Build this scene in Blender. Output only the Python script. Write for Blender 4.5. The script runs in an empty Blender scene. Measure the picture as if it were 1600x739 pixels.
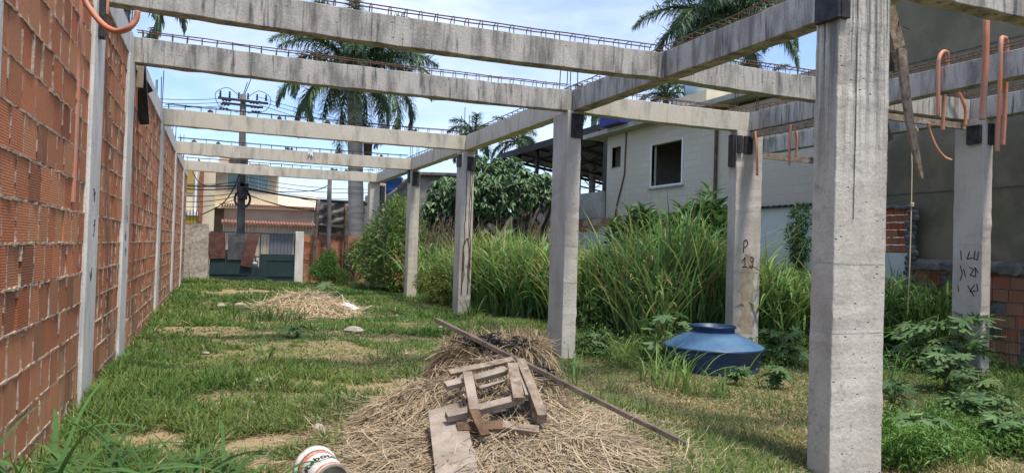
import bpy, math, random
import numpy as np
from mathutils import Vector, Matrix, Euler
random.seed(7)
RNG = np.random.default_rng(11)
PI = math.pi
S = bpy.context.scene
COL = S.collection

# ------------------------------------------------------------------ camera, sky, sun, exposure
CAM_H = 1.65
F, YAW, PITCH, ROLL = 1133.0, 0.3858, 0.0180, 0.0301
cam_data = bpy.data.cameras.new('camera')
cam = bpy.data.objects.new('camera', cam_data)
COL.objects.link(cam)
fwd = Vector((math.sin(YAW)*math.cos(PITCH), math.cos(YAW)*math.cos(PITCH), math.sin(PITCH)))
right = Vector((math.cos(YAW), -math.sin(YAW), 0))
up = right.cross(fwd)
# the photo leans clockwise: its content is turned by ROLL
r2 = right*math.cos(ROLL) + up*math.sin(ROLL)
u2 = up*math.cos(ROLL) - right*math.sin(ROLL)
m = Matrix((r2, u2, -fwd)).transposed().to_4x4()
m.translation = Vector((0, 0, CAM_H))
cam.matrix_world = m
cam_data.sensor_width = 36
cam_data.lens = F*36/1600
cam_data.clip_end = 1500
cam_data.clip_start = 0.05
S.camera = cam
S.render.resolution_x, S.render.resolution_y = 1024, 472

SUN = Vector((0.12, -0.36, 1.0)).normalized()
sun_el = math.asin(SUN.z)
w = bpy.data.worlds.new('World'); S.world = w; w.use_nodes = True
nt = w.node_tree; N = nt.nodes; Lk = nt.links
bg = N['Background']
sky = N.new('ShaderNodeTexSky'); sky.sky_type = 'NISHITA'; sky.sun_disc = False
sky.sun_elevation = sun_el; sky.sun_rotation = math.atan2(SUN.x, SUN.y)
sky.air_density = 1.0; sky.dust_density = 1.2; sky.ozone_density = 1.5
tc = N.new('ShaderNodeTexCoord')
mp = N.new('ShaderNodeMapping'); mp.inputs['Scale'].default_value = (1.0, 1.0, 3.2)
mp.inputs['Location'].default_value = (0.35, 0.1, 0.2)
Lk.new(tc.outputs['Generated'], mp.inputs['Vector'])
n1 = N.new('ShaderNodeTexNoise'); n1.inputs['Scale'].default_value = 2.4; n1.inputs['Detail'].default_value = 7
n1.inputs['Roughness'].default_value = 0.55; n1.inputs['Distortion'].default_value = 0.3
Lk.new(mp.outputs['Vector'], n1.inputs['Vector'])
rmp = N.new('ShaderNodeValToRGB')
rmp.color_ramp.elements[0].position = 0.42; rmp.color_ramp.elements[0].color = (0.06, 0.06, 0.06, 1)
rmp.color_ramp.elements[1].position = 0.70; rmp.color_ramp.elements[1].color = (0.9, 0.9, 0.9, 1)
Lk.new(n1.outputs['Fac'], rmp.inputs['Fac'])
mx = N.new('ShaderNodeMix'); mx.data_type = 'RGBA'
Lk.new(rmp.outputs['Color'], mx.inputs['Factor'])
tint = N.new('ShaderNodeMix'); tint.data_type = 'RGBA'; tint.blend_type = 'MULTIPLY'; tint.inputs['Factor'].default_value = 1
tint.inputs['B'].default_value = (.86, .92, 1.08, 1)
Lk.new(sky.outputs['Color'], tint.inputs['A']); Lk.new(tint.outputs['Result'], mx.inputs['A'])
mx.inputs['B'].default_value = (4.4, 4.8, 5.9, 1)
Lk.new(mx.outputs['Result'], bg.inputs['Color'])
bg.inputs['Strength'].default_value = 0.145

sl = bpy.data.lights.new('sun', 'SUN'); sl.energy = 2.9; sl.angle = math.radians(7.0); sl.color = (1.0, 0.93, 0.81)
so = bpy.data.objects.new('sun', sl); COL.objects.link(so)
so.rotation_euler = (-SUN).to_track_quat('-Z', 'Y').to_euler(); so.location = (0, 0, 30)
S.view_settings.view_transform = 'Standard'; S.view_settings.look = 'None'
S.view_settings.exposure = 0.76; S.view_settings.gamma = 1.0

def ray(px, py):
    a, b = px-800, py-369.5
    return r2*(a/F) - u2*(b/F) + fwd
def at(px, py, X=None, Y=None, Z=None):
    d = ray(px, py)
    if X is not None: t = X/d.x
    elif Y is not None: t = Y/d.y
    else: t = (Z-CAM_H)/d.z
    return Vector((0, 0, CAM_H)) + d*t

# ------------------------------------------------------------------ mesh helpers
class MB:
    def __init__(s): s.v = []; s.f = []; s.m = []; s.c = []; s.cur = (1, 1, 1, 1)
    def col(s, c): s.cur = tuple(c[:3])+(1,); return s
    def add(s, vs, fs, mi=0):
        b = len(s.v); s.v += [tuple(v) for v in vs]; s.c += [s.cur]*len(vs)
        s.f += [tuple(b+i for i in f) for f in fs]; s.m += [mi]*len(fs)
    def hexa(s, p, mi=0):      # 8 corners: bottom 4 ccw, top 4 ccw
        s.add(p, [(3,2,1,0),(4,5,6,7),(0,1,5,4),(1,2,6,5),(2,3,7,6),(3,0,4,7)], mi)
    def box(s, x0, x1, y0, y1, z0, z1, mi=0, j=0.0):
        p = [(x0,y0,z0),(x1,y0,z0),(x1,y1,z0),(x0,y1,z0),(x0,y0,z1),(x1,y0,z1),(x1,y1,z1),(x0,y1,z1)]
        if j: p = [tuple(c+random.uniform(-j, j) for c in q) for q in p]
        s.hexa(p, mi)
    def bar(s, a, b, wx, wy, n=None, mi=0, taper=1.0, jit=0.0):
        a, b = Vector(a), Vector(b); d = (b-a).normalized()
        n = Vector(n) if n is not None else (Vector((0,0,1)) if abs(d.z) < .9 else Vector((0,1,0)))
        sx = d.cross(n).normalized(); sy = sx.cross(d).normalized()
        k = max(2, int((b-a).length/0.25)) if jit else 1
        rings = []
        for i in range(k+1):
            t = i/k; c = a.lerp(b, t); tp = 1+(taper-1)*t
            o = Vector((random.uniform(-jit, jit), random.uniform(-jit, jit), random.uniform(-jit, jit))) if jit else Vector()
            rings.append([c+o+sx*(wx/2*tp*p)+sy*(wy/2*tp*q) for p, q in ((-1,-1),(1,-1),(1,1),(-1,1))])
        vs = [v for r in rings for v in r]; fs = [(3,2,1,0), tuple(4*k+i for i in range(4))]
        for i in range(k):
            for q in range(4):
                fs.append((4*i+q, 4*i+(q+1)%4, 4*i+4+(q+1)%4, 4*i+4+q))
        s.add(vs, fs, mi)
    def tube(s, pts, r, n=8, mi=0, cap=True):
        pts = [Vector(p) for p in pts]; k = len(pts)
        rs = r if isinstance(r, (list, tuple)) else [r]*k
        prev = None; vs = []
        for i, p in enumerate(pts):
            d = (pts[min(i+1, k-1)]-pts[max(i-1, 0)])
            d = d.normalized() if d.length > 1e-9 else Vector((0,0,1))
            if prev is None:
                prev = Vector((0,0,1)) if abs(d.z) < .9 else Vector((1,0,0))
            x = (prev - d*prev.dot(d)); x = x.normalized() if x.length > 1e-6 else d.orthogonal().normalized()
            prev = x; y = d.cross(x)
            vs += [p + (x*math.cos(2*PI*j/n)+y*math.sin(2*PI*j/n))*rs[i] for j in range(n)]
        fs = [(i*n+j, i*n+(j+1)%n, (i+1)*n+(j+1)%n, (i+1)*n+j) for i in range(k-1) for j in range(n)]
        if cap: fs += [tuple(range(n-1, -1, -1)), tuple((k-1)*n+j for j in range(n))]
        s.add(vs, fs, mi)
    def lathe(s, prof, c, n=32, mi=0, M=None, wob=None):
        vs = []
        for r, z in prof:
            for j in range(n):
                a = 2*PI*j/n; rr = r*(1+(wob(a, z) if wob else 0))
                p = Vector((rr*math.cos(a), rr*math.sin(a), z))
                vs.append((M @ p if M is not None else p)+Vector(c))
        k = len(prof)
        s.add(vs, [(i*n+j, i*n+(j+1)%n, (i+1)*n+(j+1)%n, (i+1)*n+j) for i in range(k-1) for j in range(n)], mi)
    def build(s, name, mats, parent=None, smooth=False, bevel=0.0):
        return npmesh(name, np.array(s.v, float).reshape(-1, 3), s.f, mats, parent, np.array(s.c, float), s.m, smooth, bevel)

def wloc(o):
    v = Vector()
    while o: v += o.location; o = o.parent
    return v
def npmesh(name, V, Fc, mats, parent=None, colors=None, mi=None, smooth=False, bevel=0.0):
    me = bpy.data.meshes.new(name)
    if parent is not None: V = V - np.array(wloc(parent))
    if isinstance(Fc, np.ndarray):
        nv = Fc.shape[1]; starts = np.arange(len(Fc))*nv; tot = np.full(len(Fc), nv); li = Fc.ravel()
    else:
        tot = np.array([len(f) for f in Fc]); starts = np.concatenate([[0], np.cumsum(tot)[:-1]]); li = np.array([i for f in Fc for i in f])
    me.vertices.add(len(V)); me.vertices.foreach_set('co', V.astype(np.float32).ravel())
    me.loops.add(len(li)); me.loops.foreach_set('vertex_index', li.astype(np.int32))
    me.polygons.add(len(tot)); me.polygons.foreach_set('loop_start', starts.astype(np.int32))
    me.polygons.foreach_set('loop_total', tot.astype(np.int32))
    if mi is not None and len(mi): me.polygons.foreach_set('material_index', np.array(mi, np.int32))
    me.polygons.foreach_set('use_smooth', np.full(len(tot), bool(smooth)))
    if colors is not None:
        if colors.shape[1] == 3: colors = np.concatenate([colors, np.ones((len(colors), 1))], 1)
        ca = me.color_attributes.new('Col', 'FLOAT_COLOR', 'POINT')
        ca.data.foreach_set('color', colors.astype(np.float32).ravel())
    me.update(calc_edges=True); me.validate()
    for mm in (mats if isinstance(mats, (list, tuple)) else [mats]): me.materials.append(mm)
    o = bpy.data.objects.new(name, me); COL.objects.link(o)
    if parent is not None: o.parent = parent
    if bevel:
        b = o.modifiers.new('bevel', 'BEVEL'); b.width = bevel; b.segments = 2; b.limit_method = 'ANGLE'
    return o
def tag(o, label=None, cat=None, group=None, kind=None):
    if label: o['label'] = label
    if cat: o['category'] = cat
    if group: o['group'] = group
    if kind: o['kind'] = kind
    return o
def thing(name, loc, label, cat, group=None):
    o = bpy.data.objects.new(name, None); COL.objects.link(o); o.location = loc; o.empty_display_size = 0.2
    return tag(o, label, cat, group)

# ------------------------------------------------------------------ materials
def mat(name, color, rough=0.85, var=None, vscale=3.0, stretch=(1,1,1), lo=0.4, hi=0.62, var2=None, v2scale=14, v2stretch=(1,1,1), lo2=.5, hi2=.7,
        bump=0.0, bscale=40, metal=0.0, attr=False, trans=0.0, spec=0.3, wave=None, jitter=0.0, detail=6, pits=0.0, top=None):
    M = bpy.data.materials.new(name); M.use_nodes = True
    t = M.node_tree; n = t.nodes; l = t.links; P = n['Principled BSDF']
    P.inputs['Roughness'].default_value = rough; P.inputs['Metallic'].default_value = metal
    P.inputs['Specular IOR Level'].default_value = spec
    geo = n.new('ShaderNodeNewGeometry')
    def noise(sc, st, det=detail):
        mpn = n.new('ShaderNodeMapping'); mpn.inputs['Scale'].default_value = st
        l.new(geo.outputs['Position'], mpn.inputs['Vector'])
        nn = n.new('ShaderNodeTexNoise'); nn.inputs['Scale'].default_value = sc; nn.inputs['Detail'].default_value = det
        nn.inputs['Roughness'].default_value = .62
        l.new(mpn.outputs['Vector'], nn.inputs['Vector']); return nn.outputs['Fac']
    def ramp(fac, a, b):
        r = n.new('ShaderNodeMapRange'); r.inputs['From Min'].default_value = a; r.inputs['From Max'].default_value = b
        l.new(fac, r.inputs['Value']); return r.outputs['Result']
    def mix(fac, a, b, mode='MIX'):
        q = n.new('ShaderNodeMix'); q.data_type = 'RGBA'; q.blend_type = mode
        if isinstance(fac, float): q.inputs['Factor'].default_value = fac
        else: l.new(fac, q.inputs['Factor'])
        for k, x in (('A', a), ('B', b)):
            if isinstance(x, tuple): q.inputs[k].default_value = x[:3]+(1,)
            else: l.new(x, q.inputs[k])
        return q.outputs['Result']
    if attr:
        at_ = n.new('ShaderNodeAttribute'); at_.attribute_name = 'Col'
        c = mix(1.0, at_.outputs['Color'], tuple(color), 'MULTIPLY')
    else:
        r = n.new('ShaderNodeRGB'); r.outputs[0].default_value = tuple(color)+(1,); c = r.outputs[0]
    if var is not None: c = mix(ramp(noise(vscale, stretch), lo, hi), c, tuple(var))
    if var2 is not None: c = mix(ramp(noise(v2scale, v2stretch), lo2, hi2), c, tuple(var2))
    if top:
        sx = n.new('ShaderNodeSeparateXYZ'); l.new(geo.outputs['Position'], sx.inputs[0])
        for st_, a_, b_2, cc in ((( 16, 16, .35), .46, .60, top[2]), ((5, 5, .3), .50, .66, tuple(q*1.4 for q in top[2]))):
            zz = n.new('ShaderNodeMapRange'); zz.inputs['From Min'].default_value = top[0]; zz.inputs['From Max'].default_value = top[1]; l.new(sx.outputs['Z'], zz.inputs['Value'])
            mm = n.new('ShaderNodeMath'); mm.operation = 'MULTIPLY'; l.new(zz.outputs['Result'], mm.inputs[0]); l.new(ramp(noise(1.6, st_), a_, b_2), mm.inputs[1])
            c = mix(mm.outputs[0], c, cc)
    if jitter:
        f = noise(60, (1,1,1), 3)
        rr = n.new('ShaderNodeMapRange'); rr.inputs['To Min'].default_value = 1-jitter; rr.inputs['To Max'].default_value = 1+jitter
        rr.inputs['From Min'].default_value = .3; rr.inputs['From Max'].default_value = .7
        l.new(f, rr.inputs['Value']); h = n.new('ShaderNodeVectorMath'); h.operation = 'SCALE'
        l.new(c, h.inputs[0]); l.new(rr.outputs['Result'], h.inputs['Scale']); c = h.outputs['Vector']
    hgt = None
    if bump:
        b = n.new('ShaderNodeBump'); b.inputs['Strength'].default_value = bump; b.inputs['Distance'].default_value = .02
        hgt = noise(bscale, (1,1,1), 8)
        if pits:
            vo = n.new('ShaderNodeTexVoronoi'); vo.inputs['Scale'].default_value = 9; vo.feature = 'F1'; vo.inputs['Randomness'].default_value = 1
            mpv = n.new('ShaderNodeMapping'); mpv.inputs['Scale'].default_value = (1, 1, 1.7)
            l.new(geo.outputs['Position'], mpv.inputs['Vector']); l.new(mpv.outputs['Vector'], vo.inputs['Vector'])
            # only some cells carry an air hole
            sep = n.new('ShaderNodeSeparateColor'); l.new(vo.outputs['Color'], sep.inputs[0])
            keep = n.new('ShaderNodeMath'); keep.operation = 'GREATER_THAN'; keep.inputs[1].default_value = 1-pits; l.new(sep.outputs[0], keep.inputs[0])
            near = n.new('ShaderNodeMapRange'); near.inputs['From Min'].default_value = .16; near.inputs['From Max'].default_value = .07
            l.new(vo.outputs['Distance'], near.inputs['Value'])
            pm = n.new('ShaderNodeMath'); pm.operation = 'MULTIPLY'; l.new(keep.outputs[0], pm.inputs[0]); l.new(near.outputs['Result'], pm.inputs[1])
            c = mix(pm.outputs[0], c, tuple(x*.25 for x in color))
            sb = n.new('ShaderNodeMath'); sb.operation = 'SUBTRACT'; l.new(hgt, sb.inputs[0]); l.new(pm.outputs[0], sb.inputs[1]); hgt = sb.outputs[0]
        l.new(hgt, b.inputs['Height'])
        if wave:
            wv = n.new('ShaderNodeTexWave'); wv.wave_type = 'BANDS'; wv.bands_direction = wave[0]; wv.inputs['Scale'].default_value = wave[1]
            wv.inputs['Distortion'].default_value = wave[3] if len(wave) > 3 else 0
            l.new(geo.outputs['Position'], wv.inputs['Vector'])
            b2 = n.new('ShaderNodeBump'); b2.inputs['Strength'].default_value = wave[2]; b2.inputs['Distance'].default_value = .01
            l.new(wv.outputs['Fac'], b2.inputs['Height']); l.new(b.outputs['Normal'], b2.inputs['Normal'])
            l.new(b2.outputs['Normal'], P.inputs['Normal'])
        else: l.new(b.outputs['Normal'], P.inputs['Normal'])
    l.new(c, P.inputs['Base Color'])
    if trans:
        tr = n.new('ShaderNodeBsdfTranslucent'); l.new(c, tr.inputs['Color'])
        ms = n.new('ShaderNodeMixShader'); ms.inputs[0].default_value = trans
        l.new(P.outputs[0], ms.inputs[1]); l.new(tr.outputs[0], ms.inputs[2])
        l.new(ms.outputs[0], n['Material Output'].inputs['Surface'])
    return M

M_beam = mat('beam_concrete', (.45,.415,.36), var=(.20,.185,.16), vscale=1.6, stretch=(3.2,3.2,.8), lo=.42, hi=.64, var2=(.09,.09,.085), v2scale=3, v2stretch=(5,5,.45), lo2=.54, hi2=.68, bump=.35, bscale=30, jitter=.15, pits=.35)
M_beamfar = mat('pale_beam_concrete', (.54,.485,.38), var=(.32,.285,.22), vscale=1.6, stretch=(3.2,3.2,.55), lo=.50, hi=.7, var2=(.12,.115,.10), v2scale=2.4, v2stretch=(5,5,.5), lo2=.66, hi2=.75, bump=.3, bscale=30, jitter=.12)
M_colm = mat('column_concrete', (.54,.495,.43), var=(.42,.38,.325), vscale=1.3, stretch=(1.5,1.5,.8), lo=.42, hi=.62, var2=(.30,.28,.25), v2scale=3.5, v2stretch=(6,6,.35), lo2=.62, hi2=.74, bump=.35, bscale=25, jitter=.08, pits=.5)
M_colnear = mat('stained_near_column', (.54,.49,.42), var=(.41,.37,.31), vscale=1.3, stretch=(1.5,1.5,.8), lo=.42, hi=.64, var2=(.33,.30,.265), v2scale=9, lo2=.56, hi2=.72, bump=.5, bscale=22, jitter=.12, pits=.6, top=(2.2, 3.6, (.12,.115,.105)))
M_wallcol = mat('wall_column_concrete', (.72,.68,.61), var=(.54,.50,.45), vscale=2, stretch=(2,2,.7), var2=(.2,.2,.19), v2scale=5, v2stretch=(4,4,.6), lo2=.63, hi2=.72, bump=.4, bscale=28, jitter=.1, pits=.2)
M_black = mat('black_bearing_pad', (.018,.018,.02), rough=.6, var=(.05,.048,.045), vscale=9, bump=.3)
M_rebar = mat('rusty_rebar', (.10,.05,.035), rough=.8, var=(.16,.08,.05), vscale=20)
M_rebard = mat('dark_rebar', (.04,.032,.03), rough=.8)
M_brick = mat('hollow_clay_block', (1,1,1), attr=True, rough=.88, var2=(.42,.26,.17), v2scale=2.2, lo2=.62, hi2=.9, top=(1.0, -.2, (.40,.27,.14)), bump=.35, bscale=60, wave=('Z', 18, .22, .8), jitter=.14)
M_mortar = mat('mortar', (.48,.38,.285), rough=.95, var=(.38,.27,.19), vscale=9, bump=.8, bscale=45, jitter=.18)
M_mortarv = mat('vertical_mortar', (.52,.42,.33), rough=.95, var=(.30,.19,.13), vscale=12, lo=.42, hi=.6, bump=.8, bscale=45, jitter=.18)
M_conduit = mat('orange_corrugated_conduit', (.56,.20,.11), rough=.6, var=(.42,.24,.17), vscale=8, var2=(.30,.14,.10), v2scale=20, lo2=.58, hi2=.75, bump=.1, spec=.4)
M_conduit2 = mat('sun_bleached_conduit', (.66,.28,.15), rough=.55, var=(.50,.20,.11), vscale=5, bump=.1, spec=.4)
M_wood = mat('weathered_plank', (.28,.22,.16), rough=.9, var=(.14,.10,.075), vscale=3, stretch=(5,5,5), lo=.45, hi=.66, var2=(.42,.36,.29), v2scale=8, lo2=.55, hi2=.7, bump=.6, bscale=60, jitter=.15)
M_woodpale = mat('grey_plank', (.34,.285,.23), rough=.9, var=(.20,.16,.12), vscale=4, lo=.42, hi=.66, var2=(.10,.06,.04), v2scale=3.2, lo2=.66, hi2=.72, bump=.35, bscale=40, jitter=.1)
M_woodbrown = mat('brown_plank', (.16,.095,.055), rough=.85, var=(.08,.05,.03), vscale=7, bump=.5, bscale=60, jitter=.2)
M_wooddark = mat('dark_formwork', (.05,.042,.036), rough=.9, var=(.12,.10,.085), vscale=3, stretch=(2,2,6), bump=.4)
M_straw = mat('straw', (1,1,1), attr=True, rough=.8, trans=.15)
M_grass = mat('grass_blade', (1,1,1), attr=True, rough=.55, trans=.35, spec=.25)
M_leaf = mat('leaf', (1,1,1), attr=True, rough=.5, trans=.28, spec=.35)
M_soil = mat('soil', (1,1,1), attr=True, rough=.95, var2=(.09,.075,.04), v2scale=6, lo2=.52, hi2=.72, bump=.9, bscale=14, jitter=.25)
M_bark = mat('bark', (.16,.13,.10), rough=.95, var=(.07,.055,.04), vscale=5, bump=.7, bscale=25)
M_palmbark = mat('palm_trunk', (.30,.28,.25), rough=.9, var=(.20,.185,.165), vscale=1.2, stretch=(.4,.4,5), lo=.45, hi=.58, bump=.3, bscale=12)
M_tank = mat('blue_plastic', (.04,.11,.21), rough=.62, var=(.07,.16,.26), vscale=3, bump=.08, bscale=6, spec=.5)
M_tankshade = mat('shaded_blue_plastic', (.012,.04,.10), rough=.4, bump=.1, bscale=5, spec=.5)  # same tank plastic, shade on its upright sides put into a darker blue
M_plaster = mat('cement_render', (.37,.35,.30), rough=.95, var=(.27,.255,.215), vscale=.8, lo=.42, hi=.62, var2=(.44,.43,.39), v2scale=3, lo2=.5, hi2=.72, bump=.25, bscale=20, jitter=.08)
M_olive = mat('olive_render', (.185,.163,.110), rough=.95, var=(.13,.117,.08), vscale=.55, lo=.42, hi=.6, var2=(.235,.195,.13), v2scale=1.7, lo2=.5, hi2=.7, bump=.25, bscale=12, jitter=.07)
M_whitew = mat('old_white_paint', (.56,.57,.54), rough=.9, var=(.36,.38,.36), vscale=1.6, stretch=(1,1,.6), lo=.48, hi=.68, var2=(.28,.42,.42), v2scale=2.2, lo2=.64, hi2=.70, bump=.25, bscale=25)
M_cap = mat('cement_cap', (.17,.165,.15), rough=.95, var=(.08,.08,.07), vscale=5, bump=.8, bscale=20)
M_dark = mat('dark_interior', (.012,.013,.014), rough=.9)
M_darkroof = mat('dark_metal_roof', (.05,.055,.06), rough=.6, var=(.08,.085,.09), vscale=1, bump=.1)
M_steel = mat('dark_steel', (.03,.032,.035), rough=.6)
M_gate = mat('dark_green_gate', (.014,.034,.036), rough=.6, var=(.02,.045,.045), vscale=3, bump=.1, spec=.4)
M_rustpanel = mat('rusty_red_sheet', (.13,.065,.055), rough=.8, var=(.09,.035,.028), vscale=5, var2=(.25,.14,.11), v2scale=12, lo2=.62, hi2=.72, bump=.3)
M_greypanel = mat('dark_grey_sheet', (.05,.055,.055), rough=.7, var=(.10,.10,.10), vscale=4)
M_rough = mat('roughcast', (.50,.45,.38), rough=.95, var=(.32,.28,.24), vscale=8, bump=1.0, bscale=14, jitter=.2)
M_cream = mat('cream_paint', (.66,.57,.40), rough=.85, var=(.56,.48,.34), vscale=1.2, bump=.1)
M_beige = mat('beige_paint', (.44,.37,.27), rough=.85, var=(.37,.31,.23), vscale=1.2, bump=.1)
M_tile = mat('clay_roof_tile', (.36,.17,.115), rough=.85, var=(.22,.11,.08), vscale=4, jitter=.2, bump=.2)
M_yellow = mat('yellow_paint', (.60,.42,.03), rough=.6)
M_ochre = mat('ochre_shutter', (.42,.27,.07), rough=.7, wave=('Z', 4, .5), bump=.1)
M_white = mat('white_paint', (.75,.75,.72), rough=.7)
M_greenglass = mat('green_glass', (.10,.22,.19), rough=.15, var=(.16,.30,.27), vscale=1.5, spec=.6)
M_pole = mat('utility_pole_concrete', (.085,.08,.075), rough=.9, var=(.15,.14,.13), vscale=1.5, bump=.2)
M_tarp = mat('dark_tarpaulin', (.10,.09,.08), rough=.6, var=(.20,.18,.16), vscale=2.5, stretch=(.6,1,4), bump=.4, bscale=4)
M_cable = mat('black_cable', (.012,.012,.014), rough=.6)
M_asphalt = mat('asphalt', (.05,.05,.052), rough=.95, var=(.07,.07,.07), vscale=.7, bump=.3)
M_rope = mat('rope', (.45,.38,.26), rough=.9)
M_paleblue = mat('pale_blue_tank', (.42,.60,.66), rough=.5)
M_bluetarp = mat('blue_tarp', (.02,.03,.20), rough=.5)
M_bucket = mat('white_bucket_plastic', (.70,.69,.66), rough=.5, var=(.5,.47,.42), vscale=12)
M_bucketband = mat('orange_label_band', (.50,.15,.08), rough=.6, var=(.6,.35,.25), vscale=18)
M_bucketbot = mat('dirty_bucket_base', (.36,.31,.23), rough=.8, var=(.2,.17,.12), vscale=10, bump=.3)
M_ink = mat('black_ink', (.015,.015,.018), rough=.8)
M_stain = mat('brown_grease_stain', (.29,.235,.155), rough=.9, var=(.40,.35,.27), vscale=5, jitter=.12)
M_net = mat('black_netting', (.010,.011,.014), rough=.5)
M_wbag = mat('white_plastic_bag', (.75,.74,.72), rough=.5)
M_stone = mat('stone', (.42,.38,.31), rough=.95, var=(.28,.25,.2), vscale=10, bump=.5)

# ------------------------------------------------------------------ noise and ground shape
_G = RNG.random((64, 64))
def vnoise(x, y, s):
    x = np.asarray(x, float)*s+100; y = np.asarray(y, float)*s+100
    i = np.floor(x).astype(int); j = np.floor(y).astype(int); fx = x-i; fy = y-j
    fx = fx*fx*(3-2*fx); fy = fy*fy*(3-2*fy)
    g = lambda a, b: _G[a % 64, b % 64]
    return (g(i,j)*(1-fx)+g(i+1,j)*fx)*(1-fy)+(g(i,j+1)*(1-fx)+g(i+1,j+1)*fx)*fy
def sst(x, a, b):
    t = np.clip((np.asarray(x, float)-a)/(b-a), 0, 1); return t*t*(3-2*t)
def GZ(x, y):
    x = np.asarray(x, float); y = np.asarray(y, float)
    z = -0.25*sst(x, 3.2, 5.2)*(1-sst(y, 10, 14))
    near = (x > -1.2) & (x < 13.6) & (y < 32) & (y > -3)
    z = z + np.where(near, (vnoise(x, y, .55)-.5)*.10+(vnoise(x, y, 1.9)-.5)*.04, 0)
    return z - .0*x
def gz(x, y): return float(GZ(x, y))
# bare earth patches, ellipses in metres (x, y, rx, ry, strength)
BARE = [(-.45,6.6,.5,.35,1.0),(.35,6.35,.75,.30,.9),(.9,5.6,.7,.28,.8),(-.1,24.3,.9,1.2,.9),(.8,25.8,1.3,1.6,1.0),(2.0,8.6,.9,.45,.75),(.7,8.2,.8,.22,.55),(1.4,11.4,1.1,.8,.6),
        (-.1,14.3,.7,1.4,.7),(.8,16.6,1.0,1.2,.55),(2.8,12.9,.9,.5,.5),(2.2,18.5,1.6,1.4,.6),(1.5,5.5,.5,.6,.8),(.3,10.7,.7,.5,.5),(4.3,9.4,.7,.4,.5),(3.4,15,.8,.5,.4),(-.3,19.5,.5,2.0,.5)]
def bare(x, y):
    b = np.zeros_like(np.asarray(x, float))
    for a, c, rx, ry, s in BARE:
        d = np.sqrt(((x-a)/(rx*1.1))**2+((y-c)/(ry*1.1))**2)+(vnoise(x, y, 7.0)-.5)*.9+(vnoise(x, y, 3.1)-.5)*1.3+(vnoise(x, y, 1.3)-.5)*.6
        b = np.maximum(b, min(1, s*1.25)*(1-sst(d, .6, 1.15)))
    return b
def dry(x, y):
    d = sst(x, 3.6, 5.0)*(1-sst(x, 8.2, 10.0))*(1-sst(y, 9.0, 11.0))*(.55+.45*sst(vnoise(x, y, .9), .3, .6))
    return np.maximum(d, .8*np.exp(-(((x-2.4)/1.9)**2+((y-6.2)/1.7)**2)))

# ------------------------------------------------------------------ ground
xs = np.unique(np.concatenate([np.linspace(-300, -10, 12), np.linspace(-10, -1.4, 8), np.arange(-1.3, 13.8, .1), np.linspace(14, 30, 8), np.linspace(30, 300, 12)]))
ys = np.unique(np.concatenate([np.linspace(-200, -3, 8), np.linspace(-3, 3, 12), np.arange(3, 32.2, .1), np.linspace(32.4, 60, 14), np.linspace(60, 700, 14)]))
GX, GY = np.meshgrid(xs, ys, indexing='ij')
gv = np.stack([GX, GY, GZ(GX, GY)], -1).reshape(-1, 3)
nx, ny = len(xs), len(ys)
ii, jj = np.meshgrid(np.arange(nx-1), np.arange(ny-1), indexing='ij')
gf = np.stack([ii*ny+jj, (ii+1)*ny+jj, (ii+1)*ny+jj+1, ii*ny+jj+1], -1).reshape(-1, 4)
bb = bare(gv[:,0], gv[:,1])[:, None]; dd = dry(gv[:,0], gv[:,1])[:, None]
soilc = np.array([.10,.09,.04])*(1-bb)+np.array([.30,.225,.12])*bb
soilc = soilc*(1-dd*.7)+np.array([.22,.17,.09])*dd*.7
tag(npmesh('ground', gv, gf, M_soil, None, soilc, smooth=True), 'yellowish earth of the lot under the grass', 'ground', kind='structure')

mb = MB(); mb.box(-120, 120, 35.0, 40.6, -.2, .012); tag(mb.build('road', M_asphalt), 'asphalt street beyond the gate', 'road', kind='structure')
for nm, y0, y1 in (('pavement', 32.6, 35.0), ('pavement', 40.6, 42.2)):
    mb = MB(); mb.box(-120, 120, y0, y1, -.2, .13); tag(mb.build(nm, M_plaster), 'concrete pavement along the street', 'pavement', kind='structure')

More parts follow.
